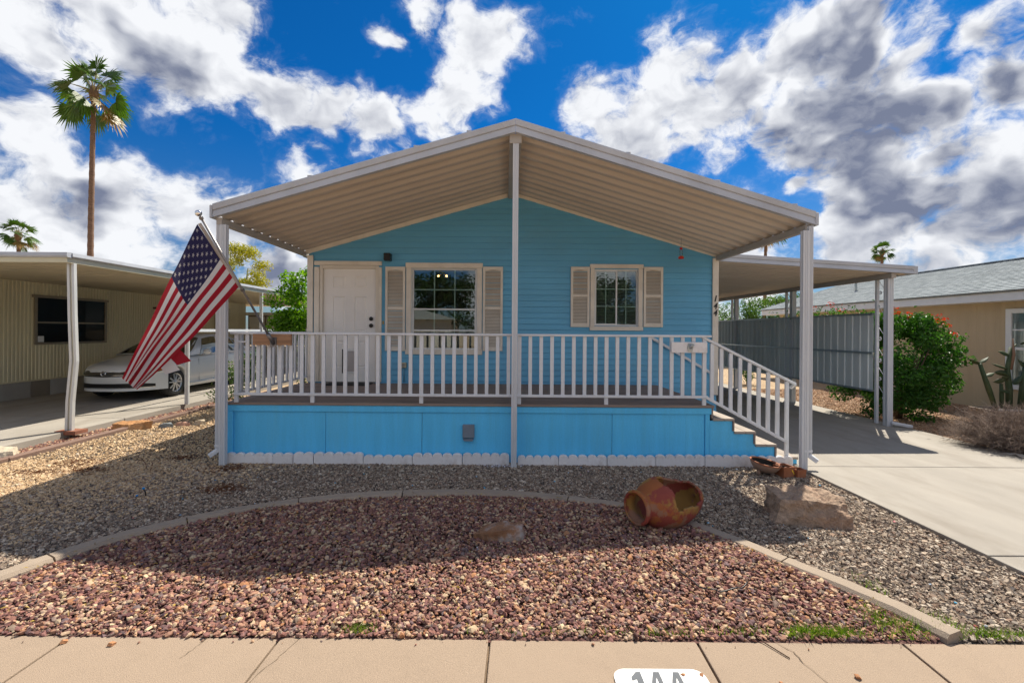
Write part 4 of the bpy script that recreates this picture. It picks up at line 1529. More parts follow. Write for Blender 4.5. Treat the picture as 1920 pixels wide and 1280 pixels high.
# roof slopes as overlapping shingle courses
rf = MB().prism([(10.66, 2.60), (14.25, 3.745), (17.9, 2.60)], TY0 - .45, TY1 + .55, 'y').build('roof', mat('roof_deck_grey', (.3, .33, .33), .9), th)
for i in range(24):
    t0, t1 = i / 24, (i + 1) / 24
    xa, za = 10.63 + 3.62 * t0, 2.628 + 1.150 * t0
    xb, zb = 10.63 + 3.62 * t1, 2.628 + 1.150 * t1
    o = MB().add([(xa, TY0 - .5, za + .016), (xa, TY1 + .6, za + .016), (xb, TY1 + .6, zb + .006), (xb, TY0 - .5, zb + .006), (xa, TY0 - .5, za), (xa, TY1 + .6, za)], [(0, 3, 2, 1), (0, 1, 5, 4)]).build('shingle_course', m_shing, rf, recalc=False)
MB().box(14.10, 14.40, TY0 - .5, TY1 + .6, 3.765, 3.80).build('ridge_cap', m_shing, rf)
MB().lathe([(.04, 0), (.04, .35), (.06, .35), (.06, .40), (.001, .40)], (12.4, 16.2, 3.17), 10).build('vent_pipe', m_galv, rf)
# window
wt = MB().box(TX - .05, TX + .0, 8.05, 8.15, .50, 2.26).box(TX - .05, TX + .0, 10.05, 10.17, .50, 2.26).box(TX - .052, TX + .0, 8.15, 10.05, 2.16, 2.26).box(TX - .052, TX + .0, 8.15, 10.05, .50, .60).box(TX - .045, TX, 8.151, 10.05, 1.36, 1.42).build('window', m_vinyl, th, bevel=.004)
MB().add([(TX - .020, 8.1, .56), (TX - .020, 10.1, .56), (TX - .020, 10.1, 2.2), (TX - .020, 8.1, 2.2)], [(0, 1, 2, 3)]).build('pane', m_glass, wt)
b_ = MB()
for yy_ in (8.63, 9.1, 9.57):
    b_.box(TX - .032, TX - .022, yy_ - .012, yy_ + .012, 1.42, 2.16)
b_.box(TX - .033, TX - .023, 8.15, 10.05, 1.78, 1.81)
b_.build('grille', m_vinyl, wt)
b_ = MB()
for i in range(62):
    zz = .58 + i * .026
    b_.add([(TX - .016, 8.12, zz), (TX - .016, 10.08, zz), (TX - .004, 10.08, zz + .020), (TX - .004, 8.12, zz + .020)], [(0, 1, 2, 3)])
tag(b_.build('blind_slats', mat('white_blind', (.75, .78, .78), .5), wt, recalc=False), kind='stuff')

# ------------------------------------------------------------------ cream mobile home and its carport on the left
m_cream = mat('cream_ribbed_siding', (0.66, 0.59, 0.39), .5, .07, 1.2, .05, 20, rnd=.03, stain=(.55, .48, .30), sscale=.9, samt=.5, streak=(1, 2, .5))
lh = thing('cream_mobile_home', 'cream ribbed metal mobile home behind the left carport', 'house', (-12, 12, 0))
LX, LY0, LY1 = -10.90, 5.0, 19.0
yq = LY0
while yq < LY1 - .05:
    vs = []
    for a, d in ((0, 0), (.03, .0), (.04, .014), (.075, .014), (.085, 0), (.115, 0), (.125, .014), (.16, .014), (.17, 0), (.20, 0), (.21, .014), (.245, .014), (.255, 0), (.285, 0), (.295, .014), (.33, .014), (.34, 0), (.37, 0), (.38, .014), (.415, .014), (.425, 0), (.455, 0), (.465, .014), (.50, .014), (.51, 0), (.54, 0), (.55, .014), (.585, .014), (.595, 0)):
        vs += [(LX + d, yq + a, .50), (LX + d, yq + a, 2.86)]
    nn = len(vs) // 2
    MB().add(vs, [(2 * i, 2 * i + 2, 2 * i + 3, 2 * i + 1) for i in range(nn - 1)]).build('siding_sheet', m_cream, lh, recalc=False)
    yq += .596
MB().box(-15, LX - .01, LY0, LY1, .0, 2.9).build('wall_core', m_cream, lh)
MB().box(LX + .0, LX + .035, LY0, LY1, .465, .50).build('base_trim', m_cream, lh)
yq = LY0
tones = [(.26, .235, .19), (.33, .31, .27), (.22, .19, .15), (.42, .41, .39), (.30, .27, .21), (.20, .165, .12), (.38, .36, .33)]
i = 0
while yq < LY1 - .3:
    ln = random.choice((.45, .7, .9, .6))
    t = tones[i % len(tones)]
    MB().box(LX - .008, LX + .012 + random.uniform(0, .01), yq + .008, yq + ln - .008, -.0, .462).build('skirting_panel', mat('skirting_%d' % (i % len(tones)), t, .8, .1, 3, .2, 40), lh)
    yq += ln
    i += 1
wl = MB().box(LX + .01, LX + .05, 10.60, 10.66, 1.30, 2.40).box(LX + .01, LX + .05, 12.46, 12.52, 1.30, 2.40).box(LX + .01, LX + .06, 10.56, 12.56, 2.40, 2.46).box(LX + .01, LX + .05, 10.661, 12.459, 1.30, 1.35).box(LX + .012, LX + .045, 10.661, 12.459, 1.80, 1.84).build('window', mat('bronze_frame', (.25, .21, .15), .5), lh)
MB().box(LX + .002, LX + .016, 10.62, 12.5, 1.32, 2.40).build('dark_room', mat('dark_glass_back', (.025, .027, .03), .6), wl)
MB().add([(LX + .03, 10.63, 1.33), (LX + .03, 12.49, 1.33), (LX + .03, 12.49, 2.41), (LX + .03, 10.63, 2.41)], [(0, 1, 2, 3)]).build('pane', glass_mat('low_reflection_glass', (.6, .6, .6), .0, 1.12), wl)  # sky reflection nearly taken out of this glass so the pane stays dark
MB().box(LX + .034, LX + .036, 10.68, 10.82, 1.36, 1.50).build('paper_sticker', mat('paper_white', (.7, .7, .68), .8), wl)
MB().box(LX + .012, LX + .10, 14.2, 14.26, 2.30, 2.36).box(LX + .10, LX + .30, 14.215, 14.245, 2.32, 2.345).build('wall_bracket', mat('bronze_dark', (.08, .06, .045), .5), lh)
dl = MB().box(LX + .01, LX + .05, 17.2, 18.15, .52, 2.50).build('door', mat('cream_door', (.52, .47, .32), .5), lh, bevel=.01)
MB().box(LX + .045, LX + .056, 17.5, 17.85, 1.45, 2.1).build('door_pane', mat('door_pane_dark', (.10, .14, .16), .2), dl)
for zz in (.66, .80):
    pass
# enclosed porch room further back
sr = thing('sunroom', 'white panelled sunroom with brown frames behind the left carport', 'sunroom', (-9, 19.5, 0))
m_lw = mat('sunroom_white', (.72, .69, .62), .6, .04)
m_br = mat('brown_frame', (.12, .075, .05), .6)
for i in range(5):
    for j, (z0, z1) in enumerate(((.1, .98), (1.02, 1.62), (1.66, 2.22))):
        MB().box(-10.80 + i * .72, -10.80 + i * .72 + .68, 19.40, 19.44, z0, z1).build('wall_panel', m_lw, sr)
    MB().box(-10.84 + i * .72, -10.80 + i * .72 - .001, 19.385, 19.45, .08, 2.26).build('frame_post', m_br, sr)
MB().box(-10.84, -7.2, 19.383, 19.452, 2.221, 2.27).build('frame_rail', m_br, sr)
MB().box(-10.9, -7.1, 19.30, 22, 2.271, 2.40).build('roof_slab', m_lw, sr)

cl_r = thing('left_carport', 'flat roofed cream carport over the white car on the left', 'carport', (-8.8, 12, 0))
m_under = mat('cream_pan_underside', (.56, .49, .35), .55, .06, 1.5)
m_band = mat('cream_fascia_band', (.62, .58, .42), .5, .06, 2)
LCX, LCF, LCB = -6.72, 7.02, 21.0


def lz(y_):
    return 2.70 + 0 * y_


# front and side fascia: silver upper gutter, cream lower band
MB().prism([(LCF - .02, 2.775), (LCF - .035, 2.80), (LCF - .03, 2.85), (LCF + .05, 2.855), (LCF + .05, 2.775)], -16, LCX + .045, 'x').build('gutter', m_fascia, cl_r)
MB().box(-16, LCX + .02, LCF, LCF + .05, 2.700, 2.774).build('fascia_band', m_band, cl_r)
MB().prism([(LCX + .02, 2.775), (LCX + .06, 2.795), (LCX + .055, 2.85), (LCX - .04, 2.855), (LCX - .04, 2.775)], LCF + .051, LCB, 'y').build('gutter', m_fascia, cl_r)
MB().box(LCX - .03, LCX + .02, LCF + .051, LCB, 2.700, 2.774).build('fascia_band', m_band, cl_r)
yq = LCF + .052
while yq < LCB:
    vs = []
    for a, d in ((0, .03), (.012, .0), (.30, .0), (.312, .03), (.33, .03)):
        vs += [(-16, yq + a, 2.745 + d), (LCX - .032, yq + a, 2.745 + d)]
    o = MB().add(vs, [(2 * i, 2 * i + 1, 2 * i + 3, 2 * i + 2) for i in range(4)]).build('roof_pan', m_under, cl_r, recalc=False)
    yq += .331
m_silver = mat('silver_post', (.62, .62, .60), .38, .06, 3, metal=.2)
# front post is kinked in the middle
for x0, w, m_ in ((-.060, .040, m_silver), (-.019, .028, m_band), (.010, .040, m_silver)):
    pts = [(.02, .10), (.03, .55), (.085, 1.18), (.055, 1.9), (.035, 2.70)]
    vs = []
    for dx, zz in pts:
        dy = .02 if m_ is m_band else 0
        vs += [(LCX - .06 + dx + x0, LCF + .10 + dy, zz), (LCX - .06 + dx + x0 + w, LCF + .10 + dy, zz), (LCX - .06 + dx + x0 + w, LCF + .15, zz), (LCX - .06 + dx + x0, LCF + .15, zz)]
    fs = [(r_ * 4 + i, r_ * 4 + (i + 1) % 4, r_ * 4 + 4 + (i + 1) % 4, r_ * 4 + 4 + i) for r_ in range(4) for i in range(4)]
    MB().add(vs, fs).build('bent_post_strip', m_, cl_r)
MB().box(LCX - .20, LCX + .12, LCF + .04, LCF + .26, .05, .105).build('post_base', mat('red_brick_pad', (.25, .10, .06), .85, .2, 8, .4, 60), cl_r)
for yp in (9.75, 12.7, 15.6, 18.5):
    MB().box(LCX - .06, LCX - .030, yp - .02, yp + .02, .09, 2.699).box(LCX - .008, LCX + .020, yp - .02, yp + .02, .09, 2.699).box(LCX - .029, LCX - .009, yp - .01, yp + .02, .091, 2.698).build('post', m_silver, cl_r)
MB().box(LCX - .05, LCX - .01, 9.79, 18.4, 1.63, 1.69).build('side_rail', m_white, cl_r)

# ------------------------------------------------------------------ flagpole and flag
fp = thing('flagpole', 'slanted grey flagpole with ball finial mounted on the porch rail', 'flagpole', (-2.906, 5.72, 1.53))
PA, PB = Vector((-2.895, 5.735, 1.53)), Vector((-3.195, 4.80, 2.878))
MB().tube([PA, PA.lerp(PB, .45), PB], [.0145, .0135, .0125], 12).build('pole', mat('pole_grey', (.30, .28, .27), .35, .1, 4, metal=.6), fp)
MB().ball(PB + (PB - PA).normalized() * .03, .034, 16, 10).build('finial', mat('chrome', (.8, .8, .8), .12, .02, metal=1.0), fp)
MB().tube([PA - (PB - PA) * .01, PA.lerp(PB, .085)], .024, 12).build('socket', mat('bracket_grey', (.20, .19, .19), .4, metal=.7), fp)
MB().box(-2.935, -2.855, RY - .092, RY - .081, 1.475, 1.60).build('bracket_plate', MATS['bracket_grey'], fp)
for t in (.985, .46):
    q = PA.lerp(PB, t)
    MB().lathe([(.022, -.012), (.022, .012)], q, 10, M=(PB - PA).to_track_quat('Z', 'Y').to_matrix()).build('flag_ring', MATS['bracket_grey'], fp)

FT = [Vector(q) for q in ((-3.243, 4.83, 2.795), (-3.385, 4.56, 2.050), (-3.587, 4.30, 1.235))]
FB = [Vector(q) for q in ((-3.032, 5.22, 2.177), (-3.300, 4.82, 1.590), (-3.511, 4.40, 1.100))]


def quad_pt(c, u):
    a, b, d = c
    m_ = b * 2 - (a + d) / 2
    return a * (1 - u) ** 2 + m_ * 2 * u * (1 - u) + d * u * u


def flag_pt(u, v, off=0.0):
    T, Bq = quad_pt(FT, u), quad_pt(FB, u)
    p = T.lerp(Bq, v)
    nrm = Vector((.50, -.80, .28)).normalized()
    along = (Bq - T)
    a = (.012 + .055 * u)
    rip = a * math.sin(v * 2 * PI * (1.3 + .5 * u) + 1.1 + 2.2 * u) + .020 * u * math.sin(v * 19 + u * 6) + .010 * math.sin(u * 16 + v * 4)
    # slack sag between hoist corners
    p = p + nrm * rip + Vector((0, 0, -.05)) * math.sin(PI * v) * (1 - u) ** 2 * .0
    if off:
        p = p + nrm * off
    return p


def flag_mat(name, col):
    m = leaf_mat(name, [col, tuple(c * 1.02 for c in col)], trans=.38, rough=.8)
    return m


f_red, f_white, f_blue = flag_mat('flag_red', (.33, .020, .030)), flag_mat('flag_white', (.62, .58, .55)), flag_mat('flag_navy', (.030, .026, .070))
fl = thing('flag', 'american flag with stars and stripes hanging from the slanted pole', 'flag', (-3.3, 4.8, 1.1))
NU = 60
sub = 4
for s in range(13):
    m_ = f_red if s % 2 == 0 else f_white
    u0 = 24 if s < 7 else 0
    vs, fs = [], []
    for i in range(u0, NU + 1):
        for j in range(sub + 1):
            vs.append(flag_pt(i / NU, (s + j / sub) / 13))
    w = sub + 1
    fs = [(i * w + j, i * w + j + 1, (i + 1) * w + j + 1, (i + 1) * w + j) for i in range(NU - u0) for j in range(sub)]
    MB().add(vs, fs, 0, True).build('stripe', m_, fl, recalc=False)
vs = [flag_pt(i / NU, j / 28 * 7 / 13) for i in range(25) for j in range(29)]
MB().add(vs, [(i * 29 + j, i * 29 + j + 1, (i + 1) * 29 + j + 1, (i + 1) * 29 + j) for i in range(24) for j in range(28)], 0, True).build('canton', f_blue, fl, recalc=False)
st = MB()
for off in (.003, -.003):
    for r_ in range(9):
        cnt = 6 if r_ % 2 == 0 else 5
        for c_ in range(cnt):
            u = ((c_ + .5 + (.5 if r_ % 2 else 0)) / 6) * .4
            v = (r_ + .75) / 9.5 * 7 / 13
            vs = [flag_pt(u, v, off)]
            for k in range(10):
                a = k * PI / 5
                rr = 1.0 if k % 2 == 0 else .42
                vs.append(flag_pt(u + rr * .0175 * math.sin(a), v - rr * .0260 * math.cos(a), off))
            st.add(vs, [(0, 1 + k, 1 + (k + 1) % 10) for k in range(10)])
tag(st.build('stars', f_white, fl, recalc=False), kind='stuff')
slv = MB()
pts = [flag_pt(0, j / 12) for j in range(13)]
slv.tube([p.lerp(PA + (PB - PA) * max(0, min(1, (p - PA).dot(PB - PA) / (PB - PA).length_squared)), .35) for p in pts], .018, 8)
slv.build('hoist_sleeve', mat('sleeve_canvas', (.42, .37, .33), .8), fl)
# corner of the fly end folded behind
q0, q1 = flag_pt(.62, .98), flag_pt(.80, .98)
for k, (a, b, m_) in enumerate(((0, .5, f_red), (.5, 1.0, f_white))):
    A_, B_ = q1.lerp(q0, 1 - a), q1.lerp(q0, 1 - b)
    MB().add([A_ + Vector((-.05, .06, .04)), B_ + Vector((-.05, .06, .04)), B_ + Vector((.04 - .05 * b, .10, -.06)), A_ + Vector((.07 - .05 * a, .10, -.11))], [(0, 1, 2, 3)]).build('folded_corner', m_, fl, recalc=False)

# ------------------------------------------------------------------ pots and stones in the yard
def pot_mat():
    m = bpy.data.materials.new('mottled_terracotta')
    m.use_nodes = True
    nt = m.node_tree
    N, L = nt.nodes.new, nt.links.new
    p = nt.nodes['Principled BSDF']
    p.inputs['Roughness'].default_value = .75
    p.inputs['Specular IOR Level'].default_value = .25
    tc = N('ShaderNodeTexCoord')

    def nz(sc, det, ro, loc):
        mp = N('ShaderNodeMapping')
        mp.inputs['Location'].default_value = loc
        L(tc.outputs['Object'], mp.inputs[0])
        n = N('ShaderNodeTexNoise')
        n.inputs['Scale'].default_value = sc
        n.inputs['Detail'].default_value = det
        n.inputs['Roughness'].default_value = ro
        L(mp.outputs[0], n.inputs['Vector'])
        return n.outputs['Fac']
    col = None
    for (c, sc, lo, loc) in (((.24, .055, .040), 2.5, 0, (0, 0, 0)), ((.30, .165, .045), 2.6, .52, (3, 1, 0)), ((.30, .10, .034), 4.0, .55, (7, 2, 5)), ((.26, .135, .085), 3.0, .585, (1, 9, 4))):
        if col is None:
            rgb = N('ShaderNodeRGB')
            rgb.outputs[0].default_value = (*c, 1)
            col = rgb.outputs[0]
            continue
        mr = N('ShaderNodeMapRange')
        mr.inputs[1].default_value = lo
        mr.inputs[2].default_value = lo + .035
        L(nz(sc, 7, .6, loc), mr.inputs[0])
        mx = N('ShaderNodeMix')
        mx.data_type = 'RGBA'
        L(mr.outputs[0], mx.inputs['Factor'])
        L(col, mx.inputs['A'])
        mx.inputs['B'].default_value = (*c, 1)
        col = mx.outputs['Result']
    L(col, p.inputs['Base Color'])
    b = N('ShaderNodeBump')
    b.inputs['Strength'].default_value = .25
    b.inputs['Distance'].default_value = .01
    L(nz(40, 6, .65, (0, 0, 0)), b.inputs['Height'])
    L(b.outputs[0], p.inputs['Normal'])
    return m


m_pot = pot_mat()
ax = Vector((.88, .475, -.02)).normalized()          # from the mouth to the base
side = ax.cross(Vector((0, 0, 1))).normalized()
upv = side.cross(ax).normalized()
PC = Vector((1.40, 3.99, .222))
mouth = PC - ax * .345
TS = 1.12
PR = [(.0, .128), (.008, .142), (.024, .146), (.040, .138), (.052, .122), (.075, .118), (.10, .135), (.14, .170), (.19, .200), (.25, .218), (.31, .225), (.37, .221), (.43, .209), (.49, .190), (.55, .163), (.61, .128), (.655, .095), (.672, .06), (.676, .001)]


def prr(t):
    for (a, ra), (b, rb) in zip(PR[:-1], PR[1:]):
        if a <= t <= b:
            return ra + (rb - ra) * (t - a) / (b - a)
    return PR[-1][1]


NT, NA = 64, 80
ts = [.676 * i / NT for i in range(NT + 1)]
vs, fs = [], []
for t in ts:
    r_ = prr(t)
    for j in range(NA):
        a = 2 * PI * j / NA
        vs.append(mouth + ax * t * TS + (upv * math.cos(a) + side * math.sin(a)) * r_)
tilt0 = .42       # the broken opening leans to the viewer's side
for i in range(NT):
    for j in range(NA):
        tm = (ts[i] + ts[i + 1]) / 2
        a = 2 * PI * (j + .5) / NA
        d = (a - tilt0 + PI) % (2 * PI) - PI
        lim = 1.10 + .05 * math.sin(tm * 31)
        t0 = .215 + .035 * abs(d) + .012 * math.sin(d * 5)
        if t0 < tm < .610 - .03 * abs(d) and abs(d) < lim:
            continue
        fs.append((i * NA + j, i * NA + (j + 1) % NA, (i + 1) * NA + (j + 1) % NA, (i + 1) * NA + j))
pot = MB().add(vs, fs, 0, True).build('clay_urn', m_pot, at=(PC.x, PC.y, 0))
sd = pot.modifiers.new('solid', 'SOLIDIFY')
sd.thickness = .020
sd.offset = -1
tag(pot, 'large mottled terracotta urn lying on its side with a broken open flank', 'urn')

m_terra = mat('terracotta', (.33, .115, .050), .75, .15, 8, .3, 60, stain=(.30, .17, .11), sscale=5, samt=.6)
m_oldterra = mat('greyed_terracotta', (.30, .20, .15), .8, .2, 6, .35, 60, stain=(.20, .15, .12), sscale=4, samt=.6)
bw = thing('clay_bowl', 'low greyed clay bowl on three feet tilted beside the porch skirt', 'bowl', (3.10, 5.48, 0))
Mt = Matrix.Rotation(R(9), 3, 'Y') @ Matrix.Rotation(R(5), 3, 'X')
MB().lathe([(.001, .030), (.085, .034), (.125, .060), (.156, .105), (.166, .132)], (3.10, 5.48, .02), 32, M=Mt).build('bowl_wall', m_oldterra, bw)
MB().lathe([(.166, .132), (.173, .139), (.173, .146), (.160, .148), (.150, .136)], (3.10, 5.48, .02), 32, M=Mt).build('rim', m_terra, bw)
MB().lathe([(.150, .136), (.138, .104), (.09, .072), (.001, .068)], (3.10, 5.48, .02), 32, M=Mt).build('soil', mat('dark_soil', (.02, .016, .012), .95, .3, 20, .5, 60), bw)
for i in range(3):
    a = i * 2 * PI / 3 + 3.6
    q = Vector((3.10, 5.48, .02)) + Mt @ Vector((.09 * math.cos(a), .09 * math.sin(a), .03))
    MB().lathe([(.026, .02), (.020, -.02), (.018, -.045), (.001, -.046)], q, 10).build('foot', m_oldterra, bw)


def planter(x_, y_, s, h, rot, label):
    p_ = thing('clay_planter', label, 'planter', (x_, y_, 0), group='small square clay planters')
    Mr = Matrix.Rotation(rot, 3, 'Z')

    def sq(r_, zz):
        return [Vector((x_, y_, zz)) + Mr @ Vector(q) for q in ((-r_, -r_, 0), (r_, -r_, 0), (r_, r_, 0), (-r_, r_, 0))]
    vs = sq(s * .88, -.005) + sq(s, h) + sq(s * .86, h) + sq(s * .80, h * .80)
    fs = [(k * 4 + i, k * 4 + (i + 1) % 4, k * 4 + 4 + (i + 1) % 4, k * 4 + 4 + i) for k in range(3) for i in range(4)] + [(0, 1, 2, 3)]
    MB().add(vs, fs).build('pot_wall', m_terra, p_)
    MB().add(sq(s * .81, h * .8), [(0, 1, 2, 3)]).build('soil', MATS['dark_soil'], p_)


planter(3.315, 5.425, .080, .135, .25, 'taller square clay planter beside the bowl')
planter(3.470, 5.395, .056, .105, .12, 'smaller square clay planter touching the right porch post')
yl = MB().add([(3.352, 5.335, .10), (3.362, 5.335, .105), (3.382, 5.33, .06), (3.374, 5.33, .055)], [(0, 1, 2, 3)]).build('fallen_leaf', leaf_mat('yellow_leaf', [(.6, .45, .02), (.7, .5, .03)]))
tag(yl, 'yellow leaf stuck on the front of the taller clay planter', 'leaf')


def block_rock(name, cx, cy, pts_top, pts_bot, h, m_, label, seed, amp=.02, group=None):
    """Angular stone between a bottom and a top outline (offsets from the centre), subdivided and chipped."""
    bm = bmesh.new()
    n_ = len(pts_bot)
    b = [bm.verts.new((x_, y_, -.03)) for x_, y_ in pts_bot]
    t = [bm.verts.new((x_, y_, z_)) for x_, y_, z_ in pts_top]
    bm.faces.new(b[::-1])
    bm.faces.new(t)
    for i in range(n_):
        bm.faces.new((b[i], b[(i + 1) % n_], t[(i + 1) % n_], t[i]))
    bmesh.ops.triangulate(bm, faces=bm.faces[:])
    bmesh.ops.subdivide_edges(bm, edges=bm.edges[:], cuts=13, use_grid_fill=True)
    bmesh.ops.triangulate(bm, faces=bm.faces[:])
    from mathutils import noise as mn
    bm.normal_update()
    for v in bm.verts:
        d = mn.fractal(v.co * 8 + Vector((seed, 2, 1)), .8, 2.1, 6)
        c_ = mn.voronoi(v.co * 11 + Vector((seed, 5, 3)))[0][0]
        e_ = mn.voronoi(v.co * 26 + Vector((seed, 1, 7)))[0][0]
        v.co += v.normal * (d * amp * .7 + (c_ - .35) * amp * 1.5 + (e_ - .3) * amp * .6)
    me = bpy.data.meshes.new(name)
    bm.to_mesh(me)
    bm.free()
    me.materials.append(m_)
    o_ = put(name, me, at=(cx, cy, 0))
    return tag(o_, label, 'rock', group)


m_rockb = mat('brown_sandstone', (.33, .23, .16), .9, .3, 7, 1.0, 26, stain=(.19, .10, .06), sscale=3.0, samt=.8, speck=.2, spscale=60)
m_rocko = mat('orange_streaked_stone', (.25, .13, .07), .85, .3, 6, .6, 30, stain=(.40, .42, .43), sscale=5, samt=1.0)
block_rock('boulder', 2.76, 4.14, [(-.27, -.04, .200), (.03, -.09, .205), (.245, -.10, .170), (.315, .0, .185), (.28, .20, .215), (.0, .25, .235), (-.25, .21, .225)],
           [(-.36, -.08), (.02, -.17), (.27, -.22), (.345, -.05), (.31, .20), (.0, .26), (-.28, .22)], .2, m_rockb, 'big angular brown boulder on the grey gravel beside the driveway', 3, .030)
block_rock('streaked_rock', -.03, 3.66, [(-.20, -.02, .085), (-.04, -.08, .132), (.17, -.07, .148), (.19, .03, .162), (.02, .06, .165), (-.14, .03, .12)],
           [(-.235, -.03), (-.04, -.09), (.19, -.08), (.205, .06), (.0, .09), (-.18, .06)], .15, m_rocko, 'orange and grey streaked rock lying in the red gravel', 8, .016)
m_rockor = mat('orange_sandstone', (.44, .22, .09), .9, .2, 4, .8, 30, stain=(.55, .40, .24), sscale=3, samt=.7)
block_rock('flat_rock', -6.27, 7.72, [(-.30, -.02, .09), (.0, -.06, .085), (.25, -.05, .13), (.33, .03, .135), (.1, .12, .13), (-.24, .10, .11)],
           [(-.27, -.06), (.0, -.11), (.22, -.10), (.30, .05), (.1, .16), (-.2, .12)], .13, m_rockor, 'flat orange rock against the edge of the left slab', 15, .012, 'rocks along the timber edging')
block_rock('flat_rock', -6.56, 5.92, [(-.3, -.05, .07), (.05, -.08, .09), (.22, .0, .10), (.10, .16, .12), (-.25, .15, .12)], [(-.33, -.10), (.08, -.13), (.26, -.02), (.12, .2), (-.3, .2)], .1,
           mat('pale_sandstone', (.50, .42, .31), .9, .15, 4, .8, 30), 'pale flat rock cut by the left edge of the picture', 21, .012, 'rocks along the timber edging')
block_rock('cobble', -5.78, 7.86, [(-.10, -.03, .06), (.04, -.05, .08), (.10, .0, .06), (.03, .06, .08), (-.08, .05, .07)], [(-.13, -.05), (.05, -.07), (.13, .0), (.05, .09), (-.1, .08)], .08,
           mat('blue_grey_cobble', (.17, .19, .20), .8, .2, 6, .4, 40), 'blue grey cobble beside the flat orange rock', 31, .008, 'rocks along the timber edging')
block_rock('cobble', -5.60, 8.02, [(-.10, -.03, .06), (.04, -.05, .07), (.10, .0, .05), (.03, .06, .07), (-.08, .05, .06)], [(-.13, -.05), (.05, -.07), (.13, .0), (.05, .09), (-.1, .08)], .08,
           mat('pink_cobble', (.48, .27, .19), .8, .2, 6, .4, 40), 'pink cobble just behind the blue grey one', 37, .008, 'rocks along the timber edging')
block_rock('cobble', -5.36, 8.10, [(-.08, -.03, .07), (.04, -.05, .09), (.08, .0, .07), (.03, .05, .09), (-.06, .04, .08)], [(-.10, -.05), (.05, -.07), (.10, .0), (.05, .07), (-.08, .06)], .08,
           mat('tan_cobble', (.42, .34, .24), .8, .2, 6, .4, 40), 'tan cobble, the one of the row nearest the porch', 41, .008, 'rocks along the timber edging')
block_rock('pebble', -.17, 3.47, [(-.035, -.02, .05), (.03, -.02, .055), (.04, .02, .06), (-.03, .025, .055)], [(-.045, -.03), (.04, -.03), (.05, .03), (-.04, .035)], .05,
           mat('pale_pebble', (.52, .50, .50), .8, .1), 'pale grey pebble in the red gravel below the streaked rock', 51, .004)
block_rock('pebble', .42, 3.55, [(-.03, -.02, .05), (.03, -.02, .055), (.035, .02, .06), (-.03, .025, .055)], [(-.04, -.03), (.04, -.03), (.045, .03), (-.04, .035)], .05,
           mat('buff_pebble', (.52, .38, .28), .8, .1), 'buff pebble in the red gravel between streaked rock and urn', 53, .004)

# irrigation tube, twig and loose bits
dt = MB().tube([(p.x, p.y, zz) for p, zz in zip(smooth_line([(1.103, 3.399), (1.197, 3.194), (1.269, 2.969), (1.38, 2.911), (1.537, 2.954), (1.614, 3.016)], 4), [.055, .06, .066, .068] * 6)], .0045, 6).build('drip_tube', m_black)
tag(dt, 'thin black irrigation tube curling over the red gravel', 'tube')
sk = MB().tube([(1.37, 2.60, .05), (1.43, 2.50, .012), (1.495, 2.385, .010)], .0032, 5).build('twig', mat('twig_brown', (.10, .06, .04), .8))
tag(sk, 'thin brown twig lying across the edge of the sidewalk', 'twig')
for i, (xx, yy_, s, lb) in enumerate(((1.75, 2.255, .014, 'dark pebble on the sidewalk right of the painted number'), (1.345, 2.21, .010, 'small dark pebble nearest the bottom right of the sidewalk'), (.892, 2.262, .011, 'reddish pebble lying on the white number panel'),
                                       (.985, 2.262, .011, 'brown pebble at the corner of the white number panel'), (-2.36, 2.47, .016, 'dark leaf like pebble on the sidewalk at far left'), (-2.09, 2.455, .016, 'red pebble on the sidewalk at left'), (-.62, 2.13, .018, 'brown pebble at the lower edge of the sidewalk'))):
    V, F = stones(np.array([[xx, yy_, .012]]), np.array([s]))
    tag(put('loose_pebble', npmesh('loose_pebble', V - np.array([xx, yy_, 0]), F, m_red), at=(xx, yy_, 0)), lb, 'pebble', 'loose pebbles on the sidewalk')

# painted house number on the sidewalk
nb = thing('painted_number', 'white painted panel with grey house number 144 on the sidewalk', 'painted number', (.79, 2.2, .01))
pl_ = []
for cx_, cy_, a0 in ((1.0 - .06, 2.300 - .06, 0), (.548 + .06, 2.300 - .06, PI / 2), (.548 + .06, 2.02 + .06, PI), (1.0 - .06, 2.02 + .06, 1.5 * PI)):
    pl_ += [(cx_ + .06 * math.cos(a0 + k * PI / 10), cy_ + .06 * math.sin(a0 + k * PI / 10)) for k in range(6)]
MB().prism(pl_, .0105, .0125, 'z').build('panel', mat('white_road_paint', (.80, .80, .79), .6, .04, 8, stain=(.6, .56, .5), sscale=8, samt=.4), nb)
D4 = [(.34, 1), (.399, .80), (.19, .38), (.40, .38), (.40, .801), (.342, 1.001), (.58, 1), (.58, .38), (.70, .38), (.70, .22), (.58, .22), (.58, 0), (.40, 0), (.40, .22), (0, .22), (0, .38)]
D1 = [(.20, 0), (.20, .72), (.0, .66), (.0, .80), (.26, 1), (.44, 1), (.44, 0)]
for poly, xx in ((D1, .632), (D4, .708), (D4, .806)):
    h_ = .165
    MB().prism([(xx + a * h_ * .72, 2.112 + b * h_) for a, b in poly], .0130, .0145, 'z').build('digit', mat('grey_road_paint', (.095, .105, .12), .7), nb)

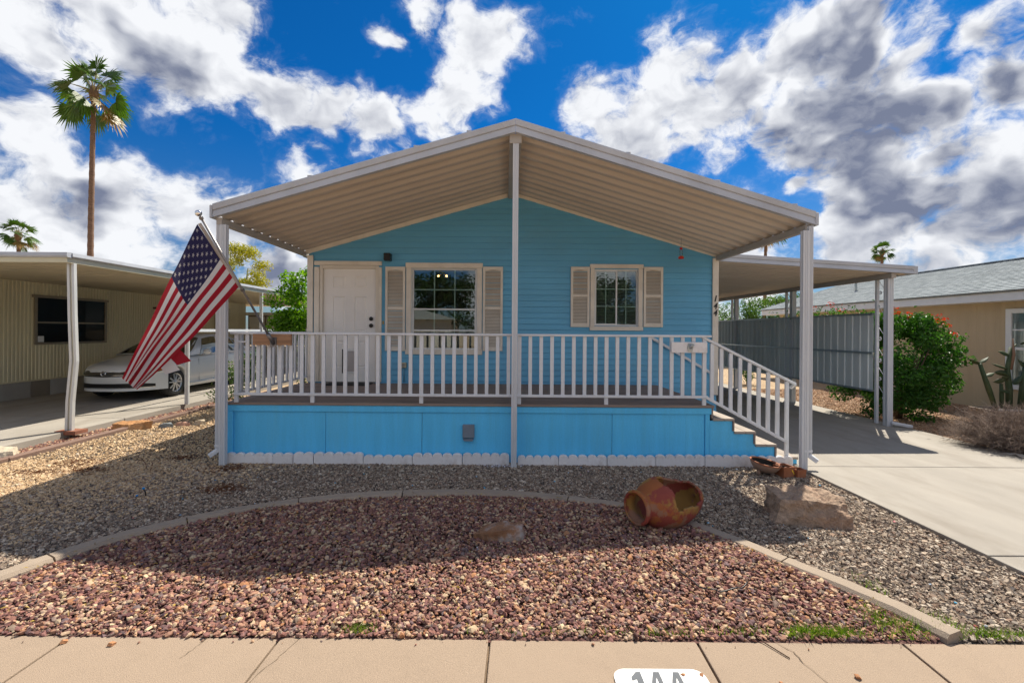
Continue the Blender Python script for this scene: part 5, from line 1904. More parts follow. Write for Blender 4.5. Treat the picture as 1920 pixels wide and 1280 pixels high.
# drip emitter and bent wire in the left gravel
de = thing('drip_emitter', 'black drip emitter stake with blue caps in the shaded gravel', 'drip emitter', (-3.6, 4.62, 0))
MB().tube([(-3.60, 4.62, -.01), (-3.605, 4.62, .05), (-3.62, 4.615, .085)], .006, 6).build('stake', m_black, de)
MB().lathe([(.001, .012), (.011, .010), (.012, -.006), (.001, -.008)], (-3.622, 4.615, .090), 10).build('cap', mat('blue_cap', (.01, .25, .60), .4), de)
MB().lathe([(.001, .010), (.010, .008), (.011, -.005), (.001, -.006)], (-3.675, 4.60, .022), 10).build('cap', MATS['blue_cap'], de)
bwi = thing('bent_wire', 'rusty bent wires sticking out of the gravel at the shadow edge', 'wire', (-4.3, 5.5, 0))
MB().tube([(-4.32, 5.55, .0), (-4.33, 5.55, .06), (-4.36, 5.55, .10), (-4.40, 5.55, .105), (-4.43, 5.55, .085)], .004, 5).build('wire_hook', mat('rusty_wire', (.12, .05, .035), .8), bwi)
MB().tube([(-4.22, 5.46, .0), (-4.19, 5.46, .04), (-4.18, 5.46, .09), (-4.19, 5.46, .11)], .004, 5).build('wire_hook', MATS['rusty_wire'], bwi)

# ------------------------------------------------------------------ white sedan under the left carport
car = thing('white_car', 'white four door sedan parked nose out under the left carport', 'car', (-8.66, 12.2, .095))
CXC, CY0, CGZ = -8.68, 9.95, .095
m_paint = mat('white_car_paint', (.66, .67, .66), .22, .02, 2, spec=.5, coat=.6)
m_blk = mat('black_trim', (.012, .012, .013), .35, .1)
m_chr = mat('bright_chrome', (.75, .75, .75), .12, .02, metal=1.0)
m_rub = mat('tyre_rubber', (.022, .022, .022), .8, .15, 10)
m_rim = mat('alloy_silver', (.60, .60, .60), .28, .04, metal=.7)
m_cgl = glass_mat('car_glass', (.22, .25, .25), .10, 1.6)
m_lamp = glass_mat('headlight_lens', (.85, .88, .9), .12, 1.5)


def fy(x_):
    """Plan curve of the nose: how far the front sits back from the tip at half-width x."""
    return .55 * (abs(x_) / .92) ** 3.2 + .10 * (abs(x_) / .92) ** 2


# body as a grid: stations along the length, ring from sill to centre line
ST = [  # s, half width, bottom, shoulder z, centre-top z
    (.00, .92, .24, .60, .64), (.04, .92, .21, .66, .70), (.10, .92, .20, .705, .755), (.22, .915, .20, .735, .790), (.45, .915, .20, .765, .835), (.75, .917, .20, .80, .885), (1.10, .918, .20, .845, .940), (1.38, .918, .20, .885, .985),
    (1.7, .918, .20, .91, .96), (2.2, .918, .20, .935, .97), (2.8, .918, .20, .955, .98), (3.4, .916, .20, .975, .99), (3.9, .910, .21, .985, 1.03), (4.25, .900, .23, .985, 1.065), (4.55, .880, .26, .97, 1.055), (4.74, .85, .32, .92, 1.02), (4.85, .80, .36, .70, .80)]
RING = [(1.0, 'b', .0), (.985, 'b', .06), (1.0, 'm', .30), (.998, 'm', .62), (.985, 'm', .86), (.955, 's', 0), (.86, 's2', 0), (.62, 't', .72), (.32, 't', .94), (0, 't', 1.0)]
rows = []
for s, hw, zb, zs, zt in ST:
    row = []
    for f, k, q in RING:
        x_ = hw * f
        z_ = {'b': zb + q, 'm': zb + (zs - zb) * q, 's': zs, 's2': zs + (zt - zs) * .35, 't': zs + (zt - zs) * q}[k]
        if k == 't':
            z_ = zs + (zt - zs) * (.55 + .45 * q) if q < .9 else zs + (zt - zs) * q
        ws = max(0, 1 - s / .9)
        sy = s + fy(x_) * ws
        if k == 'b' and s < .3:
            sy += .05
        row.append((x_, sy, z_))
    rows.append(row)
bmv, bmf = [], []
full = []
for row in rows:
    full.append([(-x_, sy, z_) for x_, sy, z_ in row] + [(x_, sy, z_) for x_, sy, z_ in row[::-1][1:]])
w = len(full[0])
for r_ in full:
    bmv += [(CXC + x_, CY0 + sy, CGZ + z_) for x_, sy, z_ in r_]
bmf = [(i * w + j, i * w + j + 1, (i + 1) * w + j + 1, (i + 1) * w + j) for i in range(len(full) - 1) for j in range(w - 1)]
bmf += [tuple(range(w))[::-1], tuple(range((len(full) - 1) * w, len(full) * w))]
bmf += [(i * w, (i + 1) * w, (i + 1) * w + w - 1, i * w + w - 1) for i in range(len(full) - 1)]
body = MB().add(bmv, bmf, 0, True).build('body', m_paint, car)
# wheel arches are cut out of the body
WS = (.93, 3.73)
cut = MB()
for s in WS:
    cut.tube([(CXC - 1.2, CY0 + s, CGZ + .335), (CXC + 1.2, CY0 + s, CGZ + .335)], .375, 32, smooth=False)
cutter = cut.build('cutter', m_blk)
bo = body.modifiers.new('arches', 'BOOLEAN')
bo.operation = 'DIFFERENCE'
bo.object = cutter
bo.solver = 'EXACT'
bpy.context.view_layer.update()
me = bpy.data.meshes.new_from_object(body.evaluated_get(bpy.context.evaluated_depsgraph_get()))
body.modifiers.clear()
body.data = me
bpy.data.objects.remove(cutter)
MB().box(CXC - .70, CXC + .70, CY0 + .45, CY0 + 4.5, CGZ + .22, CGZ + .60).build('underbody', m_blk, car)
# cabin
CB_ = [(1.30, .86, .935, .965), (1.62, .85, .935, 1.16), (1.95, .84, .94, 1.345), (2.15, .84, .945, 1.42), (2.5, .84, .95, 1.475), (2.9, .84, .96, 1.487), (3.3, .84, .97, 1.455), (3.65, .84, .975, 1.36), (3.98, .84, .985, 1.20), (4.30, .83, .99, 1.03)]
cv, cf = [], []
for s, hb, zb, zt in CB_:
    hr = .60 + .02
    k = max(0, min(1, (zt - zb) / .5))
    ht = hb - (hb - hr) * k
    ring = [(-hb, zb), (-(hb + ht) / 2 - .015 * k, (zb + zt - .05) / 2), (-ht, zt - .055 * k), (-ht * .8, zt - .018 * k), (0, zt + .004), (ht * .8, zt - .018 * k), (ht, zt - .055 * k), ((hb + ht) / 2 + .015 * k, (zb + zt - .05) / 2), (hb, zb)]
    cv += [(CXC + x_, CY0 + s, CGZ + z_) for x_, z_ in ring]
cf = [(i * 9 + j, i * 9 + j + 1, (i + 1) * 9 + j + 1, (i + 1) * 9 + j) for i in range(len(CB_) - 1) for j in range(8)]
MB().add(cv, cf, 0, True).build('cabin', m_paint, car)


def cab(s, j):
    """Point on the cabin surface; j is the ring position (float)."""
    i = 0
    while i < len(CB_) - 2 and CB_[i + 1][0] < s:
        i += 1
    t = (s - CB_[i][0]) / (CB_[i + 1][0] - CB_[i][0])
    j0 = min(int(j), 7)
    fj = j - j0
    P_ = [Vector(cv[(i + a) * 9 + j0 + b]) for a in (0, 1) for b in (0, 1)]
    return P_[0].lerp(P_[1], fj).lerp(P_[2].lerp(P_[3], fj), t)


def cab_patch(name, corners, m_, off, n_=6):
    """Glass laid over the cabin: corners (s,j) a,b,c,d in order."""
    a, b, c, d = corners
    g_ = []
    for i in range(n_ + 1):
        u = i / n_
        for k in range(n_ + 1):
            v = k / n_
            s = (a[0] * (1 - u) + b[0] * u) * (1 - v) + (d[0] * (1 - u) + c[0] * u) * v
            j = (a[1] * (1 - u) + b[1] * u) * (1 - v) + (d[1] * (1 - u) + c[1] * u) * v
            p = cab(s, j)
            o_ = Vector((p.x - CXC, (s - 2.7) * .25, max(0, p.z - CGZ - .9) * .9)).normalized()
            g_.append(p + o_ * off)
    w_ = n_ + 1
    return MB().add(g_, [(i * w_ + k, i * w_ + k + 1, (i + 1) * w_ + k + 1, (i + 1) * w_ + k) for i in range(n_) for k in range(n_)], 0, True).build(name, m_, car)


for sgn in (0, 1):
    def J(q):
        return 8 - q if sgn else q
    for nm, cs in (('front_window', ((1.86, .12), (2.72, .12), (2.72, 1.85), (2.20, 1.85))), ('rear_window', ((2.80, .12), (3.62, .12), (3.36, 1.85), (2.80, 1.85))), ('quarter_window', ((3.68, .2), (3.98, .25), (3.62, 1.5), (3.45, 1.7)))):
        cs2 = [(s, J(q)) for s, q in cs]
        cab_patch('window_recess', cs2, m_blk, .005)
        cab_patch(nm, cs2, m_cgl, .011)
    # chrome line under the windows
    xs_ = CXC + (.905 if sgn else -.905)
    MB().tube([(CXC + (1 if sgn else -1) * q, CY0 + s, CGZ + z_) for s, q, z_ in ((1.75, .872, .945), (2.3, .872, .955), (3.0, .872, .965), (3.7, .872, .985), (4.0, .85, 1.01))], .010, 6).build('belt_chrome', m_chr, car)
    MB().tube([(CXC + (1 if sgn else -1) * q, CY0 + s, CGZ + z_) for s, q, z_ in ((1.35, .921, .27), (2.0, .925, .27), (3.3, .925, .28))], .012, 6).build('sill_chrome', m_chr, car)
    mx_ = CXC + (1 if sgn else -1) * .99
    MB().ball((0, 0, 0), .10, 12, 8).build('mirror', m_paint, car)
    mo = [k for k in bpy.data.objects if k.name.startswith('mirror')][-1]
    mo.location = Vector((mx_, CY0 + 1.92, CGZ + 1.02)) - org(car)
    mo.data.transform(Matrix.Translation(org(car)))
    mo.scale = (1.0, .7, .72)
    for s, z_ in ((2.62, .80), (3.55, .82)):
        MB().box(CXC + (1 if sgn else -1) * .915 - .012, CXC + (1 if sgn else -1) * .915 + .012, CY0 + s, CY0 + s + .18, CGZ + z_, CGZ + z_ + .025).build('door_handle', m_paint, car, bevel=.008)
    for s in (1.72, 2.74, 3.62):
        MB().beam((CXC + (1 if sgn else -1) * .9185, CY0 + s, CGZ + .30), (CXC + (1 if sgn else -1) * .9065, CY0 + s, CGZ + .86), .006, .004, up=(0, 1, 0)).build('door_seam', m_blk, car)
cab_patch('windscreen_recess', ((1.34, .9), (1.34, 7.1), (2.10, 5.9), (2.10, 2.1)), m_blk, .005, 8)
cab_patch('windscreen', ((1.34, .9), (1.34, 7.1), (2.10, 5.9), (2.10, 2.1)), m_cgl, .012, 8)
cab_patch('rear_screen', ((3.60, 2.1), (3.60, 5.9), (4.24, 6.9), (4.24, 1.1)), m_cgl, .010, 8)


def nose_y(x_, z_):
    """Front surface of the nose at height z (above the ground of the car)."""
    sets = [(.24, .05), (.30, .012), (.45, .0), (.60, .0), (.66, .04), (.70, .10), (.735, .22), (.765, .45)]
    b = 0
    for (z0, s0), (z1, s1) in zip(sets[:-1], sets[1:]):
        if z0 <= z_ <= z1:
            b = s0 + (s1 - s0) * (z_ - z0) / (z1 - z0)
    return CY0 + b + fy(x_) * max(0, 1 - b / .9)


def nose_patch(name, outline, m_, off, n_=14, parent=None):
    """outline: list of (x, z_low, z_high) across the nose."""
    vs, fs = [], []
    m2 = 5
    for i in range(n_ + 1):
        x_ = outline[0][0] + (outline[-1][0] - outline[0][0]) * i / n_
        for (xa, la, ha), (xb, lb, hb) in zip(outline[:-1], outline[1:]):
            if xa <= x_ <= xb + 1e-6:
                t = (x_ - xa) / (xb - xa)
                lo, hi = la + (lb - la) * t, ha + (hb - ha) * t
        for k in range(m2 + 1):
            z_ = lo + (hi - lo) * k / m2
            vs.append((CXC + x_, nose_y(x_, z_) - off, CGZ + z_))
    fs = [(i * (m2 + 1) + k, i * (m2 + 1) + k + 1, (i + 1) * (m2 + 1) + k + 1, (i + 1) * (m2 + 1) + k) for i in range(n_) for k in range(m2)]
    return MB().add(vs, fs, 0, True).build(name, m_, parent or car)


nose_patch('bumper', [(-.919, .225, .66), (0, .225, .70), (.919, .225, .66)], m_paint, .002, 48)
gr = nose_patch('grille', [(-.57, .550, .665), (0, .535, .685), (.57, .550, .665)], m_blk, .010, 20)
for z_ in (.575, .615, .652):
    nose_patch('grille_bar', [(-.55, z_ - .003, z_ + .003), (0, z_ - .0035, z_ + .0035), (.55, z_ - .003, z_ + .003)], m_chr, .018, 20, gr)
nose_patch('lower_grille', [(-.80, .300, .365), (-.62, .285, .395), (0, .280, .390), (.62, .285, .395), (.80, .300, .365)], m_blk, .010, 24)
nose_patch('lower_chrome', [(-.80, .290, .302), (-.5, .282, .294), (0, .280, .290), (.5, .282, .294), (.80, .290, .302)], m_chr, .020, 24)
for sgn in (-1, 1):
    ol = [(.565, .565, .665), (.70, .585, .700), (.83, .625, .715), (.875, .660, .715)]
    if sgn < 0:
        ol = [(-a, b, c) for a, b, c in ol[::-1]]
    nose_patch('headlight_housing', ol, mat('headlight_inside', (.20, .21, .22), .15, metal=.6), .008, 10)
    hl = nose_patch('headlight', ol, m_lamp, .020, 10)
    ind = [(.80, .640, .700), (.872, .660, .705)]
    if sgn < 0:
        ind = [(-a, b, c) for a, b, c in ind[::-1]]
    nose_patch('side_marker', ind, mat('amber_lens', (.55, .14, .02), .25), .023, 4, hl)
# emblem: ring with V over W
em_c = Vector((CXC, nose_y(0, .61) - .030, CGZ + .612))
em = MB().lathe([(.046, -.004), (.050, .003), (.056, .003), (.058, -.004)], em_c, 28, M=MX).build('emblem', m_chr, car)
for pts in (((-.024, .044), (0, .004), (.024, .044)), ((-.044, .022), (-.022, -.042), (0, .000), (.022, -.042), (.044, .022))):
    MB().tube([(em_c.x + a, em_c.y - .002, em_c.z + b) for a, b in pts], .0055, 6).build('emblem_letter', m_chr, em)
MB().lathe([(.001, .0), (.046, .0)], em_c + Vector((0, .003, 0)), 24, M=MX).build('emblem_disc', m_blk, em)
# wheels
MYW = Matrix.Rotation(R(90), 3, 'Y')
for s in WS:
    for sgn in (-1, 1):
        c_ = Vector((CXC + sgn * .79, CY0 + s, CGZ + .335))
        wh = MB().lathe([(.215, -.10), (.30, -.105), (.327, -.075), (.335, -.04), (.335, .04), (.327, .075), (.30, .105), (.215, .10)], c_, 36, M=MYW).build('wheel', m_rub, car)
        rm = MB()
        rm.lathe([(.213, -.095), (.225, -.10), (.225, .10), (.213, .098), (.200, .075), (.200, -.06)], c_, 36, M=MYW)
        for k in range(10):
            a = (k // 2) * 2 * PI / 5 + (.17 if k % 2 else -.17) + .3
            p0 = c_ + Vector((sgn * .088, .045 * math.cos(a), .045 * math.sin(a)))
            a2 = a + (.10 if k % 2 else -.10)
            p1 = c_ + Vector((sgn * .080, .206 * math.cos(a2), .206 * math.sin(a2)))
            rm.beam(p0, p1, .032, .022, up=(1, 0, 0))
        rm.lathe([(.001, sgn * .098), (.05, sgn * .096), (.06, sgn * .075)], c_, 20, M=MYW)
        rm.build('rim', m_rim, wh)
        MB().lathe([(.001, 0), (.20, 0)], c_ + Vector((sgn * .02, 0, 0)), 24, M=MYW).build('brake_disc', m_blk, wh)
nose_patch('number_plate_recess', [(-.26, .44, .50), (.26, .44, .50)], m_paint, .012, 6)

# ------------------------------------------------------------------ plants
def plant(name, label, cat, base, clumps, n_, lsize, lmat, trunk=None, tm=None, shell=.5, group=None, aspect=.5, crown='crown', xmin=None):
    p_ = thing(name, label, cat, base, group)
    P_, Nn = clump_points(clumps, n_, shell)
    P_[:, 2] = np.maximum(P_[:, 2], .02)
    if xmin is not None:
        q_ = (P_[:, 0] > xmin) | (P_[:, 1] < 8.35)
        P_, Nn = P_[q_], Nn[q_]
    V, F = leaves(P_, Nn, lsize, lsize * aspect)
    put(crown, npmesh(crown, V - np.array(base), F, lmat), p_, base)
    if trunk:
        mb = MB()
        for pts, rad in trunk:
            mb.tube(pts, rad, 7)
        mb.build('trunk' if crown == 'crown' else 'stems', tm, p_)
    return p_


m_bark = mat('brown_bark', (.13, .09, .06), .9, .25, 8, .6, 40)
m_bush = leaf_mat('bush_leaf', [(.025, .075, .012), (.050, .145, .022), (.035, .105, .016), (.085, .20, .035), (.030, .085, .014)], .40)
base = (7.95, 9.35, 0)
bc = []
for i in range(80):
    a, h = random.uniform(0, 2 * PI), random.uniform(.15, 1.95)
    rr = (.50 + .68 * math.sin(PI * min(1, (h + .25) / 2.3))) * random.uniform(.55, 1.0)
    bc.append((8.08 + rr * math.cos(a) * .98, 9.40 + rr * math.sin(a) * .8, h, .26, .26, .22))
bc += [(9.0, 9.2, 1.38, .30, .2, .13), (9.1, 9.1, 1.18, .22, .16, .12), (8.8, 9.1, 1.6, .3, .25, .16), (8.60, 8.95, .93, .16, .16, .12), (8.75, 8.95, .82, .14, .14, .10), (8.3, 9.2, 1.98, .3, .3, .14), (7.9, 9.3, 2.02, .3, .3, .12)]
tr = []
for i in range(9):
    a = random.uniform(0, 2 * PI)
    e = (7.98 + .6 * math.cos(a), 9.4 + .5 * math.sin(a), random.uniform(1.0, 1.8))
    tr.append(([(7.95 + .1 * math.cos(a), 9.35 + .1 * math.sin(a), 0), (7.97 + .25 * math.cos(a), 9.37 + .25 * math.sin(a), .6), e], [.03, .022, .008]))
bush = plant('flowering_bush', 'dense green bush with red flowers beside the carport post', 'bush', base, bc, 17000, .085, m_bush, tr, m_bark, .45, crown='foliage', xmin=7.06)
fv = []
for (fx, fy_, fz) in ((8.60, 9.0, 1.98), (8.48, 9.0, 2.00), (8.70, 9.0, 1.88), (7.75, 9.1, 2.14), (8.05, 9.1, 2.07), (8.62, 8.8, 1.70), (7.22, 9.9, 2.20), (7.25, 10.8, 2.28), (7.28, 10.2, 2.34)):
    q = np.array([[fx, fy_, fz]]) + rng.normal(0, .045, size=(14, 3))
    V, F = leaves(q, rng.normal(size=(14, 3)) + np.array([0, 0, .5]), .055, .028)
    tag(put('flower_cluster', npmesh('flower_cluster', V - np.array(base), F, leaf_mat('red_petal', [(.50, .030, .012), (.62, .06, .02)], .3)), bush, base), kind='stuff')
V, F = leaves(np.array([[7.25, 10.5, 2.08]]) + rng.normal(0, 1, size=(500, 3)) * np.array([.14, .75, .10]), rng.normal(size=(500, 3)) + np.array([0, 0, .6]), .07, .035)
put('foliage', npmesh('foliage', V - np.array(base), F, m_bush), bush, base)

# dry twiggy shrub
ds = thing('dry_shrub', 'round leafless brown shrub at the right edge of the driveway', 'shrub', (7.42, 6.72, 0))
mb = MB()
for i in range(1100):
    a, el = random.uniform(0, 2 * PI), math.asin(random.uniform(.02, 1))
    d = Vector((math.cos(a) * math.cos(el), math.sin(a) * math.cos(el), math.sin(el)))
    L_ = random.uniform(.40, .58)
    b0 = Vector((7.42 + random.uniform(-.12, .12), 6.72 + random.uniform(-.12, .12), .02))
    p1 = b0 + Vector((d.x * .6 * L_, d.y * .6 * L_, d.z * .50 * L_ + .04)) + Vector([random.uniform(-.05, .05) for _ in range(3)])
    p2 = b0 + Vector((d.x * 1.20 * L_, d.y * 1.15 * L_, d.z * 1.08 * L_ + .05)) + Vector([random.uniform(-.07, .07) for _ in range(3)])
    mb.tube([b0, p1, p2], [.004, .0028, .0014], 3, cap=False)
    for k in range(11):
        q = p1.lerp(p2, random.uniform(.2, 1))
        mb.tube([q, q + Vector([random.uniform(-.09, .09) for _ in range(3)]) + d * .04], [.0018, .0009], 3, cap=False)
tag(mb.build('twigs', mat('dry_twig', (.27, .205, .165), .9, .3, 9), ds, recalc=False), kind='stuff')
bl = thing('fallen_branch', 'bleached forked branch on the ground under the dry shrub', 'branch', (7.2, 6.15, 0))
MB().tube([(6.95, 6.45, .02), (7.05, 6.32, .05), (7.18, 6.22, .03), (7.32, 6.08, .045), (7.5, 5.98, .03)], [.012, .018, .020, .016, .010], 7).build('limb', mat('bleached_wood', (.48, .42, .36), .85, .2, 9), bl)
MB().tube([(7.05, 6.32, .05), (7.0, 6.22, .05), (7.03, 6.1, .03)], [.014, .010, .006], 6).build('side_limb', MATS['bleached_wood'], bl)

# prickly cactus in a long planter box
m_cact = mat('cactus_green', (.045, .072, .030), .6, .25, 8, .3, 60, stain=(.16, .14, .08), sscale=5, samt=.4)
cb = thing('planter_box', 'low weathered planter box holding the cactus below the tan house window', 'planter', (10.2, 9.0, 0))
MB().box(9.55, 10.75, 8.80, 8.84, .0, .22).build('side_board', mat('grey_board', (.26, .21, .17), .8, .2, 5, rnd=.1), cb)
MB().box(9.55, 10.75, 9.36, 9.40, .0, .22).build('side_board', MATS['grey_board'], cb)
MB().box(9.51, 9.549, 8.80, 9.40, .0, .22).build('end_board', MATS['grey_board'], cb)
MB().box(10.751, 10.79, 8.80, 9.40, .0, .22).build('end_board', MATS['grey_board'], cb)
MB().box(9.50, 10.80, 8.77, 8.83, .221, .26).build('cap_board', mat('grey_cap', (.34, .36, .40), .6), cb)
MB().box(9.55, 10.75, 8.841, 9.359, .0, .18).build('soil', MATS['dark_soil'], cb)
cx = thing('cactus', 'tall dark green jointed cactus with flat pads in the planter box', 'cactus', (10.1, 9.1, .18))


def pad(c_, dirv, ln, wd):
    dirv = Vector(dirv).normalized()
    M_ = dirv.to_track_quat('Z', 'Y').to_matrix() @ Matrix.Rotation(random.uniform(0, PI), 3, 'Z') @ Matrix.Diagonal((1, .35, 1))
    prof = [(max(.001, wd * math.sin(PI * min(1, (k / 8) ** .8))), ln * k / 8) for k in range(9)]
    MB().lathe(prof, c_, 10, M=M_).build('cactus_pad', m_cact, cx)


def stem(pts, r_):
    r_ = [q * .72 for q in r_]
    MB().tube(pts, r_, 9).build('cactus_stem', m_cact, cx)


stem([(9.72, 9.05, .16), (9.56, 9.05, .62), (9.38, 9.05, 1.12)], [.05, .065, .045])
pad((9.38, 9.05, 1.10), (-.9, 0, .45), .24, .05)
pad((9.38, 9.05, 1.12), (.8, 0, .6), .22, .05)
pad((9.50, 9.05, .86), (.85, .1, .35), .22, .045)
pad((9.68, 9.05, .95), (.9, -.1, -.25), .28, .05)
pad((9.90, 9.05, .80), (-.95, 0, -.15), .26, .055)
stem([(10.02, 9.1, .16), (10.02, 9.1, .6), (9.98, 9.1, 1.0), (10.05, 9.1, 1.45)], [.07, .075, .06, .04])
stem([(10.18, 9.05, .16), (10.24, 9.05, .7), (10.30, 9.05, 1.18)], [.07, .075, .05])
stem([(10.42, 9.1, .16), (10.30, 9.1, .45), (10.40, 9.1, .9)], [.08, .08, .05])
stem([(9.88, 9.1, .16), (9.87, 9.1, .50), (9.86, 9.1, .72)], [.045, .05, .035])
for (c_, d_, ln, wd) in (((10.0, 9.1, 1.0), (-.9, .1, .35), .34, .07), ((9.99, 9.1, .92), (-.9, -.1, .10), .30, .06), ((10.0, 9.1, .80), (-.8, -.3, .25), .24, .06), ((10.05, 9.1, 1.40), (.7, 0, .7), .18, .05), ((10.03, 9.1, 1.28), (-.9, 0, .3), .26, .05),
                         ((10.18, 9.05, 1.52), (.8, 0, .1), .13, .04), ((10.30, 9.05, 1.16), (.6, 0, .8), .20, .06), ((10.28, 9.05, 1.05), (-.7, 0, .7), .22, .06), ((10.26, 9.05, .9), (.9, 0, .2), .28, .07), ((10.4, 9.1, .88), (.7, 0, .7), .26, .08),
                         ((10.38, 9.1, .7), (.9, -.2, .1), .26, .07), ((10.1, 9.1, .7), (.5, -.2, .8), .24, .07), ((9.98, 9.05, .55), (-.9, 0, .2), .22, .05), ((10.45, 9.1, .5), (.8, 0, .5), .25, .08), ((10.35, 9.1, .4), (.7, -.3, .1), .28, .09)):
    pad(c_, d_, ln, wd)
MB().tube([(10.02, 9.08, 1.0), (10.06, 9.06, 1.3), (10.04, 9.06, 1.62)], [.030, .026, .010], 7).build('dry_stalk', mat('dry_stalk', (.24, .15, .10), .9), cx)

# citrus beside the house, shrubs below, palo verde behind
m_cit = leaf_mat('citrus_leaf', [(.06, .15, .012), (.13, .27, .018), (.20, .36, .025), (.09, .20, .014)], .5)
cc = [(-4.55 + random.uniform(-.42, .50), 10.2 + random.uniform(-.4, .4), random.uniform(1.55, 2.85), .26, .26, .22) for _ in range(26)] + [(-4.95, 10.0, 2.15, .16, .16, .14), (-4.75, 10.1, 2.85, .2, .2, .14), (-4.3, 10.1, 2.95, .22, .22, .16)]
plant('citrus_tree', 'bright green citrus tree at the left corner of the blue house', 'tree', (-4.5, 10.2, 0), cc, 3600, .10, m_cit, [([(-4.5, 10.2, -.02), (-4.48, 10.2, .9), (-4.5, 10.2, 1.7)], [.06, .05, .03]), ([(-4.48, 10.2, .9), (-4.75, 10.1, 1.5), (-4.85, 10.1, 2.1)], [.035, .025, .012])], m_bark, .4)
m_shr = leaf_mat('grey_green_leaf', [(.05, .10, .025), (.10, .16, .04), (.07, .13, .03)], .35)
for i, (xx, yy_, hh, lb) in enumerate(((-5.35, 12.6, 1.55, 'loose green shrub beyond the left porch rail, nearer the carport'), (-4.75, 12.2, 1.75, 'loose green shrub below the citrus tree'), (-5.85, 9.9, 1.10, 'small green shrub behind the left porch post beside the car'))):
    cc = [(xx + random.uniform(-.35, .35), yy_ + random.uniform(-.3, .3), random.uniform(.2, hh), .2, .2, .2) for _ in range(14)]
    plant('garden_shrub', lb, 'shrub', (xx, yy_, 0), cc, 1100, .07, m_shr, [([(xx, yy_, -.02), (xx + .1, yy_, hh * .5), (xx + .15, yy_, hh * .9)], [.02, .015, .006])], m_bark, .2, group='shrubs left of the blue house', crown='foliage')
m_palo = leaf_mat('palo_verde_leaf', [(.28, .27, .03), (.38, .36, .05), (.22, .24, .03), (.44, .38, .05)], .4)
cc = [(-14.4 + random.uniform(-1.5, 1.3), 25 + random.uniform(-1, 1), random.uniform(3.4, 6.1), .55, .55, .40) for _ in range(26)] + [(-13.7, 25, 3.9, .55, .5, .5), (-14.0, 25, 5.9, .5, .5, .4)]
plant('palo_verde_tree', 'yellow green feathery tree seen beside the left porch post', 'tree', (-14.4, 25, 0), cc, 9000, .16, m_palo, [([(-14.4, 25, -.1), (-14.5, 25, 1.6), (-14.2, 25, 3.2), (-14.0, 25, 5.0)], [.14, .11, .08, .03]), ([(-14.5, 25, 1.6), (-15.1, 25, 3.4), (-15.3, 25, 4.8)], [.08, .05, .02])], mat('green_bark', (.16, .17, .06), .8), .1, aspect=.35)
m_hedge = leaf_mat('hedge_leaf', [(.045, .10, .02), (.09, .17, .03), (.06, .13, .022), (.14, .21, .05)], .35)
for i, (xx, yy_, hh, lb) in enumerate(((10.9, 23.5, 2.75, 'pale green tree above the metal screen, nearest the blue house'), (12.3, 24.0, 3.05, 'bushy tree above the metal screen, second from the blue house'), (13.6, 24.5, 3.35, 'bushy tree above the metal screen beside the far end of the shingle roof'), (14.9, 25.0, 3.7, 'tallest bushy tree, behind the far gable of the shingle roof'), (16.6, 26.0, 3.9, 'dark tree tip rising behind the shingle roof'))):
    cc = [(xx + random.uniform(-.7, .7), yy_ + random.uniform(-.6, .6), random.uniform(hh * .35, hh), .42, .42, .36) for _ in range(22)]
    plant('hedge_tree', lb, 'tree', (xx, yy_, 0), cc, 2600, .13, m_hedge, [([(xx, yy_, -.05), (xx, yy_, hh * .45), (xx + .2, yy_, hh * .8)], [.08, .06, .03])], m_bark, .3, group='trees behind the metal screen')
# low shrub in the shade beside the screen foot
cc = [(8.05 + random.uniform(-.35, .35), 15.2 + random.uniform(-.3, .3), random.uniform(.1, .95), .22, .22, .2) for _ in range(14)]
plant('low_shrub', 'dark low shrub under the far part of the metal screen', 'shrub', (8.05, 15.2, 0), cc, 1500, .07, m_bush, [([(8.05, 15.2, -.02), (8.05, 15.2, .5)], [.03, .015])], m_bark, .3, crown='foliage')

# fan palms
m_trunk = mat('palm_trunk', (.17, .105, .070), .9, .25, 3, .7, 12, streak=(1, 1, 6))
m_frond = leaf_mat('palm_frond', [(.035, .085, .012), (.065, .135, .020), (.045, .10, .015), (.10, .17, .03)], .3)
m_dead = leaf_mat('palm_frond_dry', [(.30, .19, .07), (.22, .15, .05), (.16, .15, .04)], .3)


